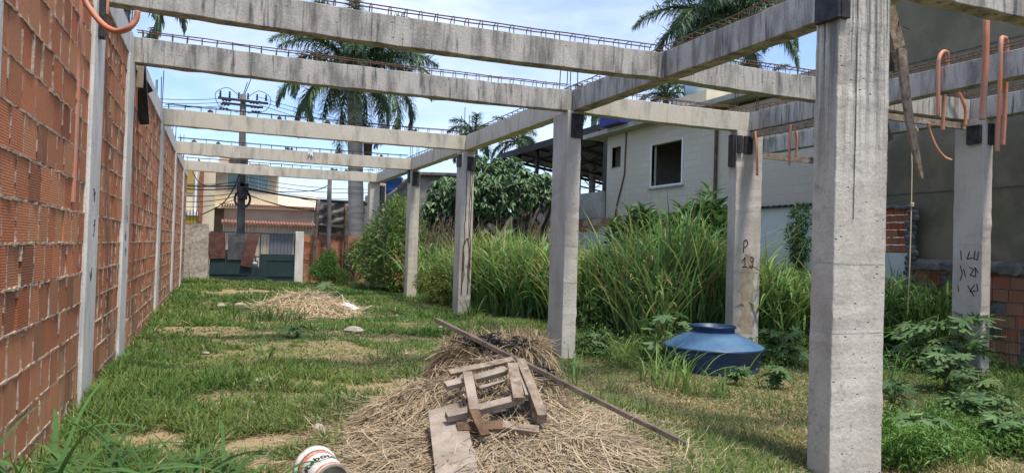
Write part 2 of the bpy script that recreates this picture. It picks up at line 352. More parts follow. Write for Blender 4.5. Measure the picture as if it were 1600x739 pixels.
# ------------------------------------------------------------------ left brick boundary wall
XW = -1.19
HB, HT = 4.11, 4.47
def brick_courses(mb, mort, mv, a, d, n, L, z0, z1, bw=.33, bh=.285, jt=.017, dark=0.0, rag=0.0, base=(.47,.175,.08), gaps=True):
    # a: start point, d: direction along wall, n: outward normal
    a, d, n = Vector(a), Vector(d), Vector(n)
    k = 0; z = z0
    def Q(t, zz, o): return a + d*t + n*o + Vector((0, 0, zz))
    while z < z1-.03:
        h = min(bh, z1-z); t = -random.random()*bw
        while t < L:
            wd = bw*random.uniform(.82, 1.12); t0, t1 = max(t, 0)+jt/2, min(t+wd, L)-jt/2
            if t1-t0 > .02:
                s = random.uniform(.80, 1.10)*(1+.09*math.sin(t*.9+k)); hue = random.uniform(-.025, .035)
                c = (base[0]*s, (base[1]+hue)*s, (base[2]+hue*.6)*s)
                if random.random() < .10: c = tuple(x*.62 for x in c)
                o = random.uniform(-.006, .006)-(random.random() < rag)*random.uniform(.01, .05); o2 = o+random.uniform(-.004, .004)
                mb.col(c)
                q = .0035
                mb.hexa([Q(t0, z+jt/2, -.09), Q(t1, z+jt/2, -.09), Q(t1, z+jt/2, o2), Q(t0, z+jt/2, o),
                         Q(t0, z+h-jt/2, -.09), Q(t1, z+h-jt/2, -.09), Q(t1, z+h-jt/2, o2), Q(t0, z+h-jt/2, o)][0:8])
                # vertical joint
                if mv is not None and random.random() < .85:
                    zz = z; 
                    while zz < z+h:
                        e = zz+random.uniform(.04, .13)
                        if random.random() < .72:
                            ww = random.uniform(.006, .014); f = random.uniform(.003, .010)
                            mv.hexa([Q(t1-ww+.006, zz, -.02), Q(t1+ww+.006, zz, -.02), Q(t1+ww*.6+.008, zz, f), Q(t1-ww*.6+.008, zz, f),
                                     Q(t1-ww+.006, min(e, z+h), -.02), Q(t1+ww+.006, min(e, z+h), -.02), Q(t1+ww*.6+.004, min(e, z+h), f), Q(t1-ww*.6+.004, min(e, z+h), f)])
                        zz = e
            t += wd
        # squeezed out bed joint: jagged strip
        st = .055; m_ = int(L/st)+1; vs = []
        hh = .012
        for i in range(m_+1):
            tt = min(i*st, L); hi = hh*random.uniform(.3, 1.5); lo = hh*random.uniform(.3, 2.2); f = random.uniform(.0, .011)
            if gaps and random.random() < .06: f = -.03; 
            c0 = random.uniform(-.004, .004)
            vs += [Q(tt, z+c0-lo, -.03), Q(tt, z+c0-lo*.6, f), Q(tt, z+c0+hi*.6, f), Q(tt, z+c0+hi, -.03)]
        fs = [(4*i+q, 4*i+4+q, 4*i+5+q, 4*i+1+q) for i in range(m_) for q in range(3)]
        if k > 0: mort.add(vs, fs)
        z += bh; k += 1

wall = thing('brick_wall', (XW, 3, 0), 'long red hollow-block boundary wall on the left, with thick squeezed mortar joints', 'wall')
spans_c = [(4.2, 4.85), (8.0, 8.65), (10.85, 11.5), (17.0, 17.65), (22.6, 23.2), (28.0, 28.6)]
edges = [2.0] + [e for s in spans_c for e in s] + [31.4]
pan = [(edges[i], edges[i+1]) for i in range(0, len(edges), 2)]
for y0, y1 in pan:
    b, mo, mv = MB(), MB(), MB()
    brick_courses(b, mo, mv, (XW, y0, 0), (0, 1, 0), (1, 0, 0), y1-y0, -.12, HB)
    br = b.build('brickwork', M_brick, wall)
    mo.build('bed_mortar', M_mortar, br); mv.build('joint_mortar', M_mortarv, br)
    bk = MB(); bk.box(XW-.16, XW-.012, y0, y1, -.3, HB); bk.build('backing', M_mortarv, br)
for y0, y1 in spans_c:
    c = MB(); k = 14; zz = [-.3+(HT-.37+.3)*i/k for i in range(k+1)]
    for i in range(k):
        c.box(XW-.16, XW+.035, y0, y1, zz[i], zz[i+1]) if False else None
    c.box(XW-.16, XW+.035, y0, y1, -.3, HB)
    c.box(XW-.157, XW+.012, y0-.03, y0, -.3, HB, j=0)     # rough cast lip beside the column
    c.build('wall_column', M_wallcol, wall, bevel=.012)
rb = MB(); rb.box(XW-.18, XW+.02, 2.0, 31.4, HB, HT+.0); rb.build('ring_beam', M_wallcol, wall, bevel=.01)
for i, (y0, y1) in enumerate(spans_c):      # starter bars out of the top
    r = MB()
    for q in range(4):
        x = XW-.12+.1*(q % 2); y = y0+.15+.3*(q//2)
        r.tube([(x, y, HT-.02), (x+random.uniform(-.03,.03), y+random.uniform(-.04,.04), HT+random.uniform(.45,.9))], .009, 5)
    r.build('starter_bars', M_rebard, wall)
# conduit cast into the brickwork
r = MB(); r.tube([(XW-.004, 7.35, 1.95), (XW-.002, 7.36, 3.1), (XW-.004, 7.33, 4.1)], .028, 8); r.build('embedded_conduit', M_conduit, wall)
# pencil marks on two wall columns
for (y, zs) in ((8.3, (1.35, 1.75, 2.1)), (11.15, (1.45, 1.7, 1.95))):
    r = MB()
    for z in zs:
        for q in range(4):
            p = Vector((XW+.038, y+random.uniform(-.09,.09), z+random.uniform(-.1,.1)))
            e = p+Vector((0, random.uniform(-.07,.07), random.uniform(-.12,.12)))
            r.bar(p, e, .016, .003, n=(1,0,0))
    r.build('painted_mark', M_ink, wall)

# ------------------------------------------------------------------ precast concrete frame
def rough_beam(a, b, width_dir, width, h, sag, mats, seg=10):
    """prism from a to b; a,b = bottom-front edge ends"""
    a, b, wd = Vector(a), Vector(b), Vector(width_dir); vs = []
    for i in range(seg+1):
        t = i/seg; p = a.lerp(b, t); s = -sag*4*t*(1-t)
        j = lambda: random.uniform(-.005, .005)+(random.uniform(-.015, .015) if random.random() < .07 else 0)
        for o, z in ((0, 0), (width, 0), (width, h), (0, h)):
            vs.append(p+wd*(o+j())+Vector((0, 0, z+s+j())))
    fs = [(3,2,1,0), tuple(4*seg+q for q in range(4))]
    for i in range(seg):
        for q in range(4): fs.append((4*i+q, 4*i+(q+1) % 4, 4*i+4+(q+1) % 4, 4*i+4+q))
    m_ = MB(); m_.add(vs, fs); return m_
def cage(a, b, width_dir, width, z, sag, st=.2, lean=.3, gap=()):
    a, b, wd = Vector(a), Vector(b), Vector(width_dir); L = (b-a).length; d = (b-a).normalized()
    m_ = MB(); P = lambda t, o, dz: a+d*t+wd*o+Vector((0, 0, z-sag*4*(t/L)*(1-t/L)+dz))
    for o in (.04, width-.04):
        pts = [P(t, o+random.uniform(-.008,.008), .105+random.uniform(-.008, .008)) for t in np.arange(.02, L, .45)]
        m_.tube(pts, .0085, 5)
    t = .1
    while t < L-.05:
        l = random.uniform(-.05, .05)*lean
        m_.tube([P(t, .025, -.03), P(t+l*.6, .025, .09), P(t+l, .05, .118), P(t+l, width-.05, .118), P(t+l*.6, width-.025, .09), P(t, width-.025, -.03)], .0065, 4)
        t += st*random.uniform(.85, 1.2)
    return m_
beams = []
def beam(label, a, b, wd, width=.2, sag=0., M=M_beam, h=None, st=.2, rebar=M_rebar, group='concrete beams of the unfinished frame', zb=HB):
    h = h or HT-HB
    t = thing('concrete_beam', (a[0], a[1], zb), label, 'beam', group)
    rough_beam((a[0], a[1], zb), (b[0], b[1], zb), wd, width, h, sag, M, max(10, int((Vector(a)-Vector(b)).length/.22))).build('beam_body', M, t, bevel=.008)
    cage((a[0], a[1], 0), (b[0], b[1], 0), wd, width, zb+h, sag, st).build('rebar_cage', rebar, t)
    return t
Y1, Y2, Y3, Y4, Y5 = 8.60, 11.37, 17.27, 22.8, 28.1
XA, XB, XC = 5.69, 9.60, 11.95
G = 1e-3*3
t1 = beam('nearest of the crosswise concrete beams, running from the brick wall across the top of the photo', (XW+.02, Y1), (XA-G, Y1), (0,1,0), sag=.05)
t2 = beam('second crosswise concrete beam from the near side, dark-streaked, resting on the tall middle column', (XW+.02, Y2), (XA-G, Y2), (0,1,0), sag=.03)
t3 = beam('third crosswise concrete beam, pale, ending over the column with brown drips', (XW+.02, Y3), (XA-G, Y3), (0,1,0), sag=.02, M=M_beamfar, rebar=M_rebard, st=.3)
t4 = beam('fourth crosswise concrete beam, pale, with a white scrap hanging on it', (XW+.02, Y4), (XA-G, Y4), (0,1,0), sag=.02, M=M_beamfar, rebar=M_rebard, st=.35)
t5 = beam('farthest crosswise concrete beam, pale, above the gate', (XW+.02, Y5), (XA-G, Y5), (0,1,0), sag=.02, M=M_beamfar, rebar=M_rebard, st=.35)
beam('long lengthwise concrete beam running from the big near column back over the middle row of columns', (XA, 4.96), (XA, 11.4), (1,0,0), width=.25, st=.22, sag=0)
ba = beam('pale far half of the long lengthwise concrete beam over the middle row of columns', (XA, 11.4+G), (XA, 28.3), (1,0,0), width=.25, M=M_beamfar, rebar=M_rebard, st=.3)
beam('concrete beam continuing right from the first beam crossing towards the big near column', (XA+.25+G, Y1), (XB-G, Y1), (0,1,0), sag=.02)
beam('pale concrete beam right of the middle column, passing in front of the block house', (XA+.25+G, Y2+.05), (XB-G, Y2+.05), (0,1,0), sag=.02, M=M_beamfar)
beam('lengthwise concrete beam hung with looped orange conduit, upper right', (XB, 3.0), (XB, Y2+.25), (1,0,0), width=.22)
beam('short crosswise concrete beam between the rope and the column with black scribbles', (XB+.22+G, Y1), (XC-G, Y1), (0,1,0), sag=.01)
beam('lengthwise concrete beam at the far right edge over the scribbled column', (XC, 3.0), (XC, 14), (1,0,0), width=.22)
beam('crosswise concrete beam near end, right bay', (XA+.25+G, 4.75), (XB-G, 4.75), (0,1,0))
# white scrap on beam 4, blobs on the far beams
for bt, Yb, n_ in ((t3, Y3, 6), (t4, Y4, 7), (t5, Y5, 6)):
    s = MB()
    for q in range(n_):
        x = random.uniform(-.8, 5.3); a0 = random.uniform(.04, .09)
        s.lathe([(.001, -.02), (a0, -.01), (a0*.8, .04), (.001, .07)], (x, Yb+.08, HT), 7)
    s.build('debris_lump', M_black, bt)
def cloth_patch(name, M, parent, c, wx, hz, thick=.01, yj=.03, label=None):
    m_ = MB(); n = 5; vs = []
    for s_ in (0, thick):
        for i in range(n+1):
            for j in range(n+1):
                vs.append(Vector(c)+Vector(((i/n-.5)*wx+random.uniform(-.02,.02), -s_+math.sin(i*1.7+j)*yj, -j/n*hz*(1-.3*(i % 2)))))
    q = (n+1)**2
    fs = [(i*(n+1)+j, i*(n+1)+j+1, (i+1)*(n+1)+j+1, (i+1)*(n+1)+j) for i in range(n) for j in range(n)]
    fs += [tuple(q+x for x in reversed(f)) for f in fs]
    m_.add(vs, fs); return m_.build(name, M, parent, smooth=True)
sc = cloth_patch('plastic_scrap', M_wbag, None, (2.55, Y4-.02, HT+.06), .14, .24)
tag(sc, 'small white plastic scrap hanging on the fourth crosswise beam', 'scrap')

def strokes(mb, S_, O, ux, uz, w_, off):
    n = Vector(ux).cross(Vector(uz)).normalized()
    for st in S_:
        for p, q in zip(st[:-1], st[1:]):
            A = Vector(O)+Vector(ux)*p[0]+Vector(uz)*p[1]+n*off; B = Vector(O)+Vector(ux)*q[0]+Vector(uz)*q[1]+n*off
            if (A-B).length > 1e-4: mb.bar(A, B, w_, .003, n=n)
def column(label, x0, x1, y0, y1, ztop=HB, M=M_colm, pads=(), zb=None, bars=True, seam=()):
    zb = gz((x0+x1)/2, (y0+y1)/2)-.3 if zb is None else zb
    t = thing('concrete_column', ((x0+x1)/2, (y0+y1)/2, zb+.3), label, 'column', 'precast concrete columns')
    # body with slightly uneven arrises and mould lines
    k = 44; vs = []
    for i in range(k+1):
        z = zb+(ztop-zb)*i/k; j = lambda: random.uniform(-.003, .003)+(random.uniform(-.012, .012) if random.random() < .06 else 0)
        vs += [(x0+j(), y0+j(), z), (x1+j(), y0+j(), z), (x1+j(), y1+j(), z), (x0+j(), y1+j(), z)]
    fs = [(3,2,1,0), tuple(4*k+q for q in range(4))]
    for i in range(k):
        for q in range(4): fs.append((4*i+q, 4*i+(q+1) % 4, 4*i+4+(q+1) % 4, 4*i+4+q))
    b = MB(); b.add(vs, fs); b.build('column_body', M, t, bevel=.012)
    if seam:
        s = MB()
        for z in seam:
            zz = z
            pts = [(x0-.004, y1), (x0-.004, y0-.004), (x1+.004, y0-.004)]
            for (ax, ay), (bx, by) in zip(pts[:-1], pts[1:]):
                s.bar((ax, ay, zz), (bx, by, zz), .002, .002, jit=.001)
        s.build('mould_line', M_stone, t)
    for (px0, px1, py0, py1, pz0, pz1) in pads:
        p = MB(); p.box(px0, px1, py0, py1, pz0, pz1); p.build('bearing_pad', M_black, t, bevel=.006)
    if bars:
        r = MB()
        for q in range(4):
            x = x0+.06+(x1-x0-.12)*(q % 2); y = y0+.08+(y1-y0-.16)*(q//2)
            r.tube([(x, y, ztop+.3), (x+random.uniform(-.02,.02), y+random.uniform(-.02,.02), HT+random.uniform(.45,.75))], .009, 5)
        r.build('starter_bars', M_rebard, t)
    return t
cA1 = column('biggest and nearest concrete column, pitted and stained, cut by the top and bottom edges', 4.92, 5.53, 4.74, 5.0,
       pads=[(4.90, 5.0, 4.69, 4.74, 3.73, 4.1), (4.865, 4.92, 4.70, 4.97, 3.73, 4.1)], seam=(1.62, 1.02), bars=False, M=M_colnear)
s = MB()
for x, z0, z1, ww in ((5.13,2.0,4.1,.006),(5.135,2.6,4.1,.004),):
    s.bar((x, 4.735, z0), (x, 4.735, z1), ww, .004, n=(0,1,0))
s.build('mould_line', M_cap, cA1)
column('tall middle concrete column with a black pad under the beam, right of the straw heap', 5.60, 5.87, 11.35, 11.95,
       pads=[(5.66, 5.885, 11.32, 11.35, 3.64, 4.06), (5.872, 5.895, 11.351, 11.7, 3.64, 4.06)], seam=(1.75, 1.1))
cA3 = column('concrete column with brown drip stains running down it, third in the middle row', 5.62, 5.95, 17.3, 17.75,
       pads=[(5.75, 5.98, 17.26, 17.3, 3.6, 3.95), (5.56, 5.62, 17.35, 17.6, 3.7, 4.0)])
s = MB()
for x in (5.74, 5.86, 5.9):
    pts = [(x, 17.297, 3.6)]
    while pts[-1][2] > .9: pts.append((x+random.uniform(-.02, .02), 17.297, pts[-1][2]-.2))
    s.tube(pts, .011, 5)
s.tube([(5.80, 17.296, 1.9), (5.72, 17.296, 1.7), (5.70, 17.296, .5)], .02, 5); s.tube([(5.82, 17.296, 1.9), (5.9, 17.296, 1.6), (5.86, 17.296, .5)], .016, 5)
s.build('drip_stain', M_woodbrown, cA3)
column('pale concrete column with a black pad, fourth in the middle row', 5.68, 6.0, 22.8, 23.2, M=M_beamfar,
       pads=[(5.74, 5.98, 22.76, 22.8, 3.6, 4.05), (5.62, 5.68, 22.82, 23.0, 3.7, 4.4)])
column('farthest concrete column of the middle row, half hidden by the bushes', 5.44, 5.82, 28.2, 28.7, M=M_beamfar,
       pads=[(5.83, 6.05, 28.3, 28.35, 3.3, 4.0)])
column('dark-sided concrete column standing against the farthest one of the middle row', 5.86, 6.12, 28.5, 28.9, M=M_beamfar, bars=False)
column('concrete column half hidden right behind the biggest near column', 9.42, 9.87, 8.66, 8.95, pads=[])
cB2 = column('concrete column marked P 19 with a brown stain, behind the blue tank', 9.31, 9.94, 11.42, 11.66,
       pads=[(9.30, 9.42, 11.38, 11.42, 3.66, 4.0), (9.46, 9.66, 11.38, 11.42, 3.66, 4.0), (9.24, 9.31, 11.45, 11.6, 3.4, 4.02)], seam=(1.35,))
s = MB(); O = (9.52, 11.42, 1.45); ux, uz = (1,0,0), (0,0,1)
strokes(s, [[(.0,.28),(.01,.52)], [(.0,.50),(.07,.53),(.11,.45),(.06,.39),(.02,.38)],
            [(.0,.12),(.04,.19),(.05,0)], [(-.02,0),(.1,0)],
            [(.24,.18),(.19,.20),(.17,.14),(.20,.10),(.25,.13),(.24,.19),(.24,.0),(.20,-.02),(.16,.01)]], O, ux, uz, .018, .006)
s.build('painted_mark', M_ink, cB2)
s = MB(); n_ = 24; vs = []
for i in range(n_+1):
    z = 1.70-i*(1.55/n_); hw = .13+.03*math.sin(i*1.3)+random.uniform(-.018,.018)+(.02 if i > 5 else 0)*1; 
    if i < 2: hw = .06
    vs += [(9.62-hw, 11.4175, z), (9.62+hw+.02, 11.4175, z)]
s.add(vs, [(2*i, 2*i+2, 2*i+3, 2*i+1) for i in range(n_)])
s.build('grease_stain', M_stain, cB2)
cC = column('concrete column with black scribbled numbers, right of the rope', 11.92, 12.14, 8.32, 8.85,
       pads=[(11.86, 11.92, 8.36, 8.60, 3.68, 4.0), (12.0, 12.12, 8.28, 8.32, 3.66, 4.02)], seam=(1.3,))
s = MB()
O = (11.92, 8.80, 1.25); ux, uz = (0,-1,0), (0,0,1)
strokes(s, [[(.10,.62),(.12,.45)], [(.26,.60),(.22,.47),(.32,.50)], [(.36,.62),(.34,.48),(.40,.46),(.42,.60)],
            [(.10,.36),(.14,.22),(.10,.10)], [(.16,.30),(.20,.16)], [(.26,.34),(.34,.30),(.28,.20),(.38,.18),(.36,.34),(.42,.24)],
            [(.06,.02),(.08,-.10)], [(.24,.02),(.36,-.16)], [(.36,.04),(.28,-.08),(.40,-.06)], [(.40,.06),(.42,-.06)]], O, ux, uz, .014, .006)
s.build('painted_mark', M_ink, cC)

# formwork left under the beams
def plank(name, label, pts_w, cat='plank', M=M_wood, group=None, jit=.004):
    a, b, wx, wy, n = pts_w
    m_ = MB(); m_.bar(a, b, wx, wy, n=n, jit=jit); o = m_.build(name, M, bevel=.004); return tag(o, label, cat, group)
plank('formwork_plank', 'grey formwork plank still fixed under the lengthwise beam behind the P 19 column', ((XB-.03, 8.7, HB-.10), (XB-.03, 11.3, HB-.10), .05, .12, (0,0,1)))
plank('formwork_plank', 'dark formwork plank fixed under the short beam beside the rope', ((XB+.3, Y1-.02, HB-.13), (XC-.15, Y1-.02, HB-.13), .05, .10, (0,0,1)))
plank('formwork_plank', 'thin black-edged formwork board farther back between the P 19 column and the big near one', ((9.95, 12.2, HB-.32), (12.4, 12.2, HB-.32), .04, .13, (0,0,1)), M=M_wood)
p = thing('tilted_bracket', at(1384, 203, Y=8.4), 'black bracket with a grey clip hanging crooked beside the biggest column', 'bracket')
b = MB(); a0, a1 = at(1379, 188, Y=8.4), at(1390, 220, Y=8.4); b.bar(a0, a1, .13, .06, n=(0,1,0)); b.build('bracket_body', M_black, p, bevel=.006)
b = MB(); b.tube([at(1376, 190, Y=8.35), at(1375, 184, Y=8.3), at(1384, 180, Y=8.3), at(1387, 187, Y=8.35)], .014, 6); b.build('clip', M_stone, p)

# hanging planks beside the big column
p = thing('dangling_planks', at(1400, 60, Y=5.3), 'two nailed weathered planks dangling beside the biggest column, with a dark board behind', 'planks')
b = MB(); b.bar(at(1372, -55, Y=5.25), at(1404, 76, Y=5.3), .16, .03, n=(0,1,0), jit=.004); b.build('upper_plank', M_wood, p, bevel=.004)
b = MB()
pts = [at(1408, 76, Y=5.28), at(1413, 130, Y=5.28), at(1421, 190, Y=5.29), at(1431, 240, Y=5.3), at(1440, 280, Y=5.31)]
ws = [.115, .115, .10, .085, .03]
vs = []
for q, ww in zip(pts, ws):
    for sx, sy in ((-1,-1),(1,-1),(1,1),(-1,1)): vs.append(q+Vector((sx*ww/2, sy*.016, 0)))
fs = [(0,1,2,3), (19,18,17,16)]+[(4*i+q, 4*i+4+q, 4*i+4+(q+1) % 4, 4*i+(q+1) % 4) for i in range(4) for q in range(4)]
b.add(vs, fs); b.build('lower_plank', M_wood, p, bevel=.003)
b = MB(); b.bar(at(1382, -60, Y=5.4), at(1394, 112, Y=5.4), .17, .04, n=(0,1,0)); b.build('back_board', M_wooddark, p)
b = MB(); b.tube([at(1412, 42, Y=5.28), at(1420, 46, Y=5.2)], .006, 5); b.tube([at(1404, 30, Y=5.28), at(1405, 42, Y=5.25)], .006, 5); b.build('nail', M_rebard, p)
# dark bracket on the left wall
p = thing('hanging_formwork', at(215, 140, Y=13.0), 'black wooden formwork piece with a pale board leaning off the brick wall top', 'formwork')
b = MB(); b.bar(at(212, 98, Y=12.2), at(226, 194, Y=12.5), .26, .20, n=(0,1,0), taper=.5); b.bar(at(205, 96, Y=12.8), at(232, 140, Y=13.2), .10, .2, n=(0,1,0)); b.build('formwork_body', M_black, p)
b = MB(); b.bar(at(219, 102, Y=12.0), at(217, 137, Y=12.0), .11, .04, n=(0,1,0)); b.build('pale_board', M_woodpale, p)
b = MB(); b.box(XW+.036, XW+.09, 8.12, 8.25, 3.62, 4.05); tag(b.build('black_bracket', M_black, bevel=.005), 'black pad fixed to the nearest wall column below its top', 'bracket')

# rope
b = MB(); top = Vector((10.62, 8.45, 4.1)); a0 = at(1424, 320, Y=8.3); a1 = at(1418, 492, Y=8.2)
b.tube([at(1423, 168, Y=8.45), at(1425, 260, Y=8.38), a0, at(1422, 400, Y=8.25), a1], .009, 6)
for q in range(3): b.tube([a0+Vector((-.03, -.01, .02-.02*q)), a0+Vector((0, -.03, .01-.02*q)), a0+Vector((.04, 0, .03-.015*q))], .013, 5)
k0 = at(1430, 200, Y=8.35); b.tube([k0+Vector((-.04, 0, .02)), k0, k0+Vector((.05, 0, -.03)), k0+Vector((.02, 0, -.08))], .02, 6)
tag(b.build('rope', M_rope, smooth=True), 'thin knotted rope hanging from the beam down to the weeds', 'rope')

# conduits
def smoothp(P, n=10):
    P = [Vector(p) for p in P]; out = []
    for i in range(len(P)-1):
        p0, p1, p2, p3 = P[max(i-1, 0)], P[i], P[i+1], P[min(i+2, len(P)-1)]
        for k in range(n):
            t = k/n; out.append(.5*((2*p1)+(p2-p0)*t+(2*p0-5*p1+4*p2-p3)*t*t+(3*p1-p0-3*p2+p3)*t**3))
    return out+[P[-1]]
def conduit(label, P, r=.035, M=M_conduit, n=12):
    r = r*.88
    pts = smoothp(P, n); L = sum((pts[i+1]-pts[i]).length for i in range(len(pts)-1))
    m_ = MB(); N_ = max(20, int(L/.012)); # resample with corrugation
    cum = [0]
    for i in range(len(pts)-1): cum.append(cum[-1]+(pts[i+1]-pts[i]).length)
    out = []; rr = []; j = 0
    for q in range(N_+1):
        s_ = L*q/N_
        while j < len(cum)-2 and cum[j+1] < s_: j += 1
        t = (s_-cum[j])/max(1e-9, cum[j+1]-cum[j]); out.append(pts[j].lerp(pts[j+1], t)); rr.append(r*(1.0 if q % 2 else .86))
    m_.tube(out, rr, 10); return tag(m_.build('orange_conduit', M, smooth=True), label, 'conduit', 'orange conduits hanging from the frame')
YL = 7.6
conduit('orange conduit curling up like a hook at the top left, beside the brick wall', [at(120, -30, Y=7.2), at(135, 5, Y=7.2), at(158, 36, Y=7.1), at(180, 49, Y=7.0), at(200, 45, Y=6.9), at(212, 32, Y=6.9), at(215, 18, Y=6.9)], .03)
conduit('short straight end of orange conduit hanging above the hooked one, top left', [at(167, -30, Y=8.2), at(166, 5, Y=8.2), at(165, 24, Y=8.2)], .033, M_conduit2)
conduit('orange conduit looped over the right-hand beam, nearest the rope', [Vector(at(1466, 181, X=XB-.06)), Vector(at(1466, 110, X=XB-.06)), Vector(at(1468, 90, X=XB-.04)), Vector(at(1475, 81, X=XB+.1)), Vector(at(1481, 92, X=XB+.27)), Vector(at(1475, 150, X=XB+.28)), Vector(at(1473, 204, X=XB+.28))], .034)
conduit('orange conduit looped over the right-hand beam near the right edge, with two long legs', [at(1558, 237, X=XB-.06), at(1562, 150, X=XB-.06), at(1564, 70, X=XB-.05), at(1568, 60, X=XB+.1), at(1573, 72, X=XB+.27), at(1571, 150, X=XB+.28), at(1567, 227, X=XB+.28)], .034)
conduit('thick pinkish orange conduit hanging straight down in front of the scribbled column', [at(1540, -60, Y=5.35), at(1541, 0, Y=5.35), at(1541, 60, Y=5.3), at(1538, 130, Y=5.3), at(1535, 187, Y=5.3)], .040)
conduit('orange conduit end curving in at the top right corner', [at(1570, -40, Y=5.0), at(1584, 0, Y=5.0), at(1592, 22, Y=5.0), at(1608, 45, Y=4.9), at(1640, 60, Y=4.8)], .036)
conduit('pale orange conduit arching down over the short beam, left of the scribbled column', [at(1462, 139, Y=8.75), at(1480, 134, Y=8.7), at(1492, 139, Y=8.52), at(1503, 155, Y=8.5), at(1509, 175, Y=8.5), at(1508, 197, Y=8.5)], .034, M_conduit2)
conduit('curved orange conduit swinging below the formwork plank beside the rope', [at(1450, 192, Y=8.5), at(1453, 206, Y=8.5), at(1463, 230, Y=8.45), at(1475, 245, Y=8.4), at(1487, 251, Y=8.3)], .028)
conduit('longer of two orange conduit ends hanging next to the P 19 column', [at(1180, 206, X=XB-.07), at(1182, 230, X=XB-.09), at(1183, 274, X=XB-.1)], .03)
conduit('shorter orange conduit end hanging behind the longer one next to the P 19 column', [at(1183, 206, X=XB+.28), at(1185, 230, X=XB+.28), at(1186, 252, X=XB+.28)], .03, M_conduit2)
conduit('left orange conduit end of the pair beside the biggest column', [at(1236, 196, X=XB-.07), at(1234, 220, X=XB-.08), at(1233, 258, X=XB-.08)], .028)
conduit('right, shorter orange conduit end of the pair beside the biggest column', [at(1241, 196, X=XB+.26), at(1245, 215, X=XB+.28), at(1244, 245, X=XB+.28)], .028)

# ------------------------------------------------------------------ right side: low walls, olive building, block house
XR = 13.5
t = thing('low_brick_wall', (XR, 6, 0), 'crumbling low red brick wall with a cement cap at the foot of the olive building', 'wall')
b, mo = MB(), MB()
brick_courses(b, mo, None, (XR, 10.95, -.45), (0,-1,0), (-1,0,0), 9, 0, 1.98, bw=.36, bh=.235, base=(.30,.115,.065), rag=.45)
br = b.build('brickwork', M_brick, t); mo.build('bed_mortar', M_cap, br)
bk = MB(); bk.box(XR+.02, XR+.12, 1.9, 10.95, -.5, 1.52); bk.build('backing', M_cap, br)
c = MB(); k = 90; vs = []
for i in range(k+1):
    y = 10.95-9*i/k; r = lambda a: random.uniform(-a, a)
    vs += [(XR-.05+r(.02), y, 1.47+r(.05)), (XR-.06+r(.02), y, 1.62+r(.03)), (XR+.05, y, 1.70+r(.015)), (XR+.2, y, 1.70), (XR+.2, y, 1.45)]
c.add(vs, [(5*i+q, 5*i+q+1, 5*i+6+q, 5*i+5+q) for i in range(k) for q in range(4)]); c.build('cement_cap', M_cap, t)
for q in range(14):
    p = MB(); z = random.choice([.95, 1.1, 1.2, .2, .0, -.1]); y = random.uniform(6.5, 10.6)
    p.bar((XR-.01, y, z), (XR-.01, y+random.uniform(.3, .9), z+random.uniform(-.04,.04)), random.uniform(.05, .14), .05, n=(1,0,0), jit=.02); p.build('mortar_patch', M_cap, t)

t = thing('brick_stub', (XR, 11.5, 1.7), 'ragged end of brick masonry with black mould above the white wall, by the rope', 'masonry')
b, mo = MB(), MB()
brick_courses(b, mo, None, (XR, 13.2, 1.84), (0,-1,0), (-1,0,0), 2.2, 0, .94, bw=.30, bh=.16, base=(.34,.12,.06), rag=.1)
br = b.build('brickwork', M_brick, t); mo.build('bed_mortar', M_brick, br)
bk = MB(); bk.box(XR+.02, XR+.12, 11.0, 13.2, 1.8, 2.76); bk.build('backing', M_cap, br)
c = MB()
for i in range(16):
    z = 1.1+i*.105; c.lathe([(.001, -.07), (.09, -.05), (.11, .01), (.07, .06), (.001, .07)], (XR-.01+random.uniform(-.02,.02), 10.93+random.uniform(-.05,.05), z), 8, wob=lambda a, z: .15*math.sin(3*a))
for i in range(18):
    y = 11+i*.125; c.lathe([(.001, -.04), (.09, -.03), (.10, .01), (.06, .04), (.001, .05)], (XR+.02, y, 2.80+random.uniform(-.02,.02)), 8, wob=lambda a, z: .15*math.sin(3*a))
c.build('cement_edge', M_cap, t)

t = thing('white_wall', (XR, 20, 0), 'old whitewashed boundary wall with a worn brick band, on the right behind the tall grass', 'wall')
b = MB(); b.box(XR, XR+.14, 10.97, 13.2, -.4, 1.83); b.box(XR, XR+.14, 13.2, 32.4, -.4, 2.42); b.build('painted_wall', M_whitew, t)
b, mo = MB(), MB()
brick_courses(b, mo, None, (XR+.02, 32.3, 2.42), (0,-1,0), (-1,0,0), 16, 0, .52, bw=.30, bh=.26, base=(.34,.15,.08), rag=.3)
br = b.build('brickwork', M_brick, t); mo.build('bed_mortar', M_mortar, br)
bk = MB(); bk.box(XR+.04, XR+.13, 16.3, 32.3, 2.41, 2.94); bk.build('backing', M_mortarv, br)
b = MB(); b.box(XR+.002, XR+.14, 13.2, 16.28, 2.42, 2.93); b.build('upper_paint', M_whitew, t)
b = MB(); vs = []; k = 110                                  # corrugated sheet edge on top near the house
for i in range(k+1):
    y = 13.0+4.6*i/k; z = 2.98+.022*math.sin(i*2*PI/5)
    vs += [(XR-.10, y, z), (XR+.15, y, z+.03)]
b.add(vs, [(2*i, 2*i+1, 2*i+3, 2*i+2) for i in range(k)]); b.add([(v[0], v[1], v[2]-.03) for v in vs], [(2*i+2, 2*i+3, 2*i+1, 2*i) for i in range(k)])
b.build('corrugated_edge', M_cap, t)
b = MB(); b.box(XR+.03, XR+.2, 24.35, 32.4, 2.95, 3.98)
tag(b.build('block_parapet', M_plaster, bevel=.01), 'low rendered block wall standing on the white wall, left of the block house', 'wall')

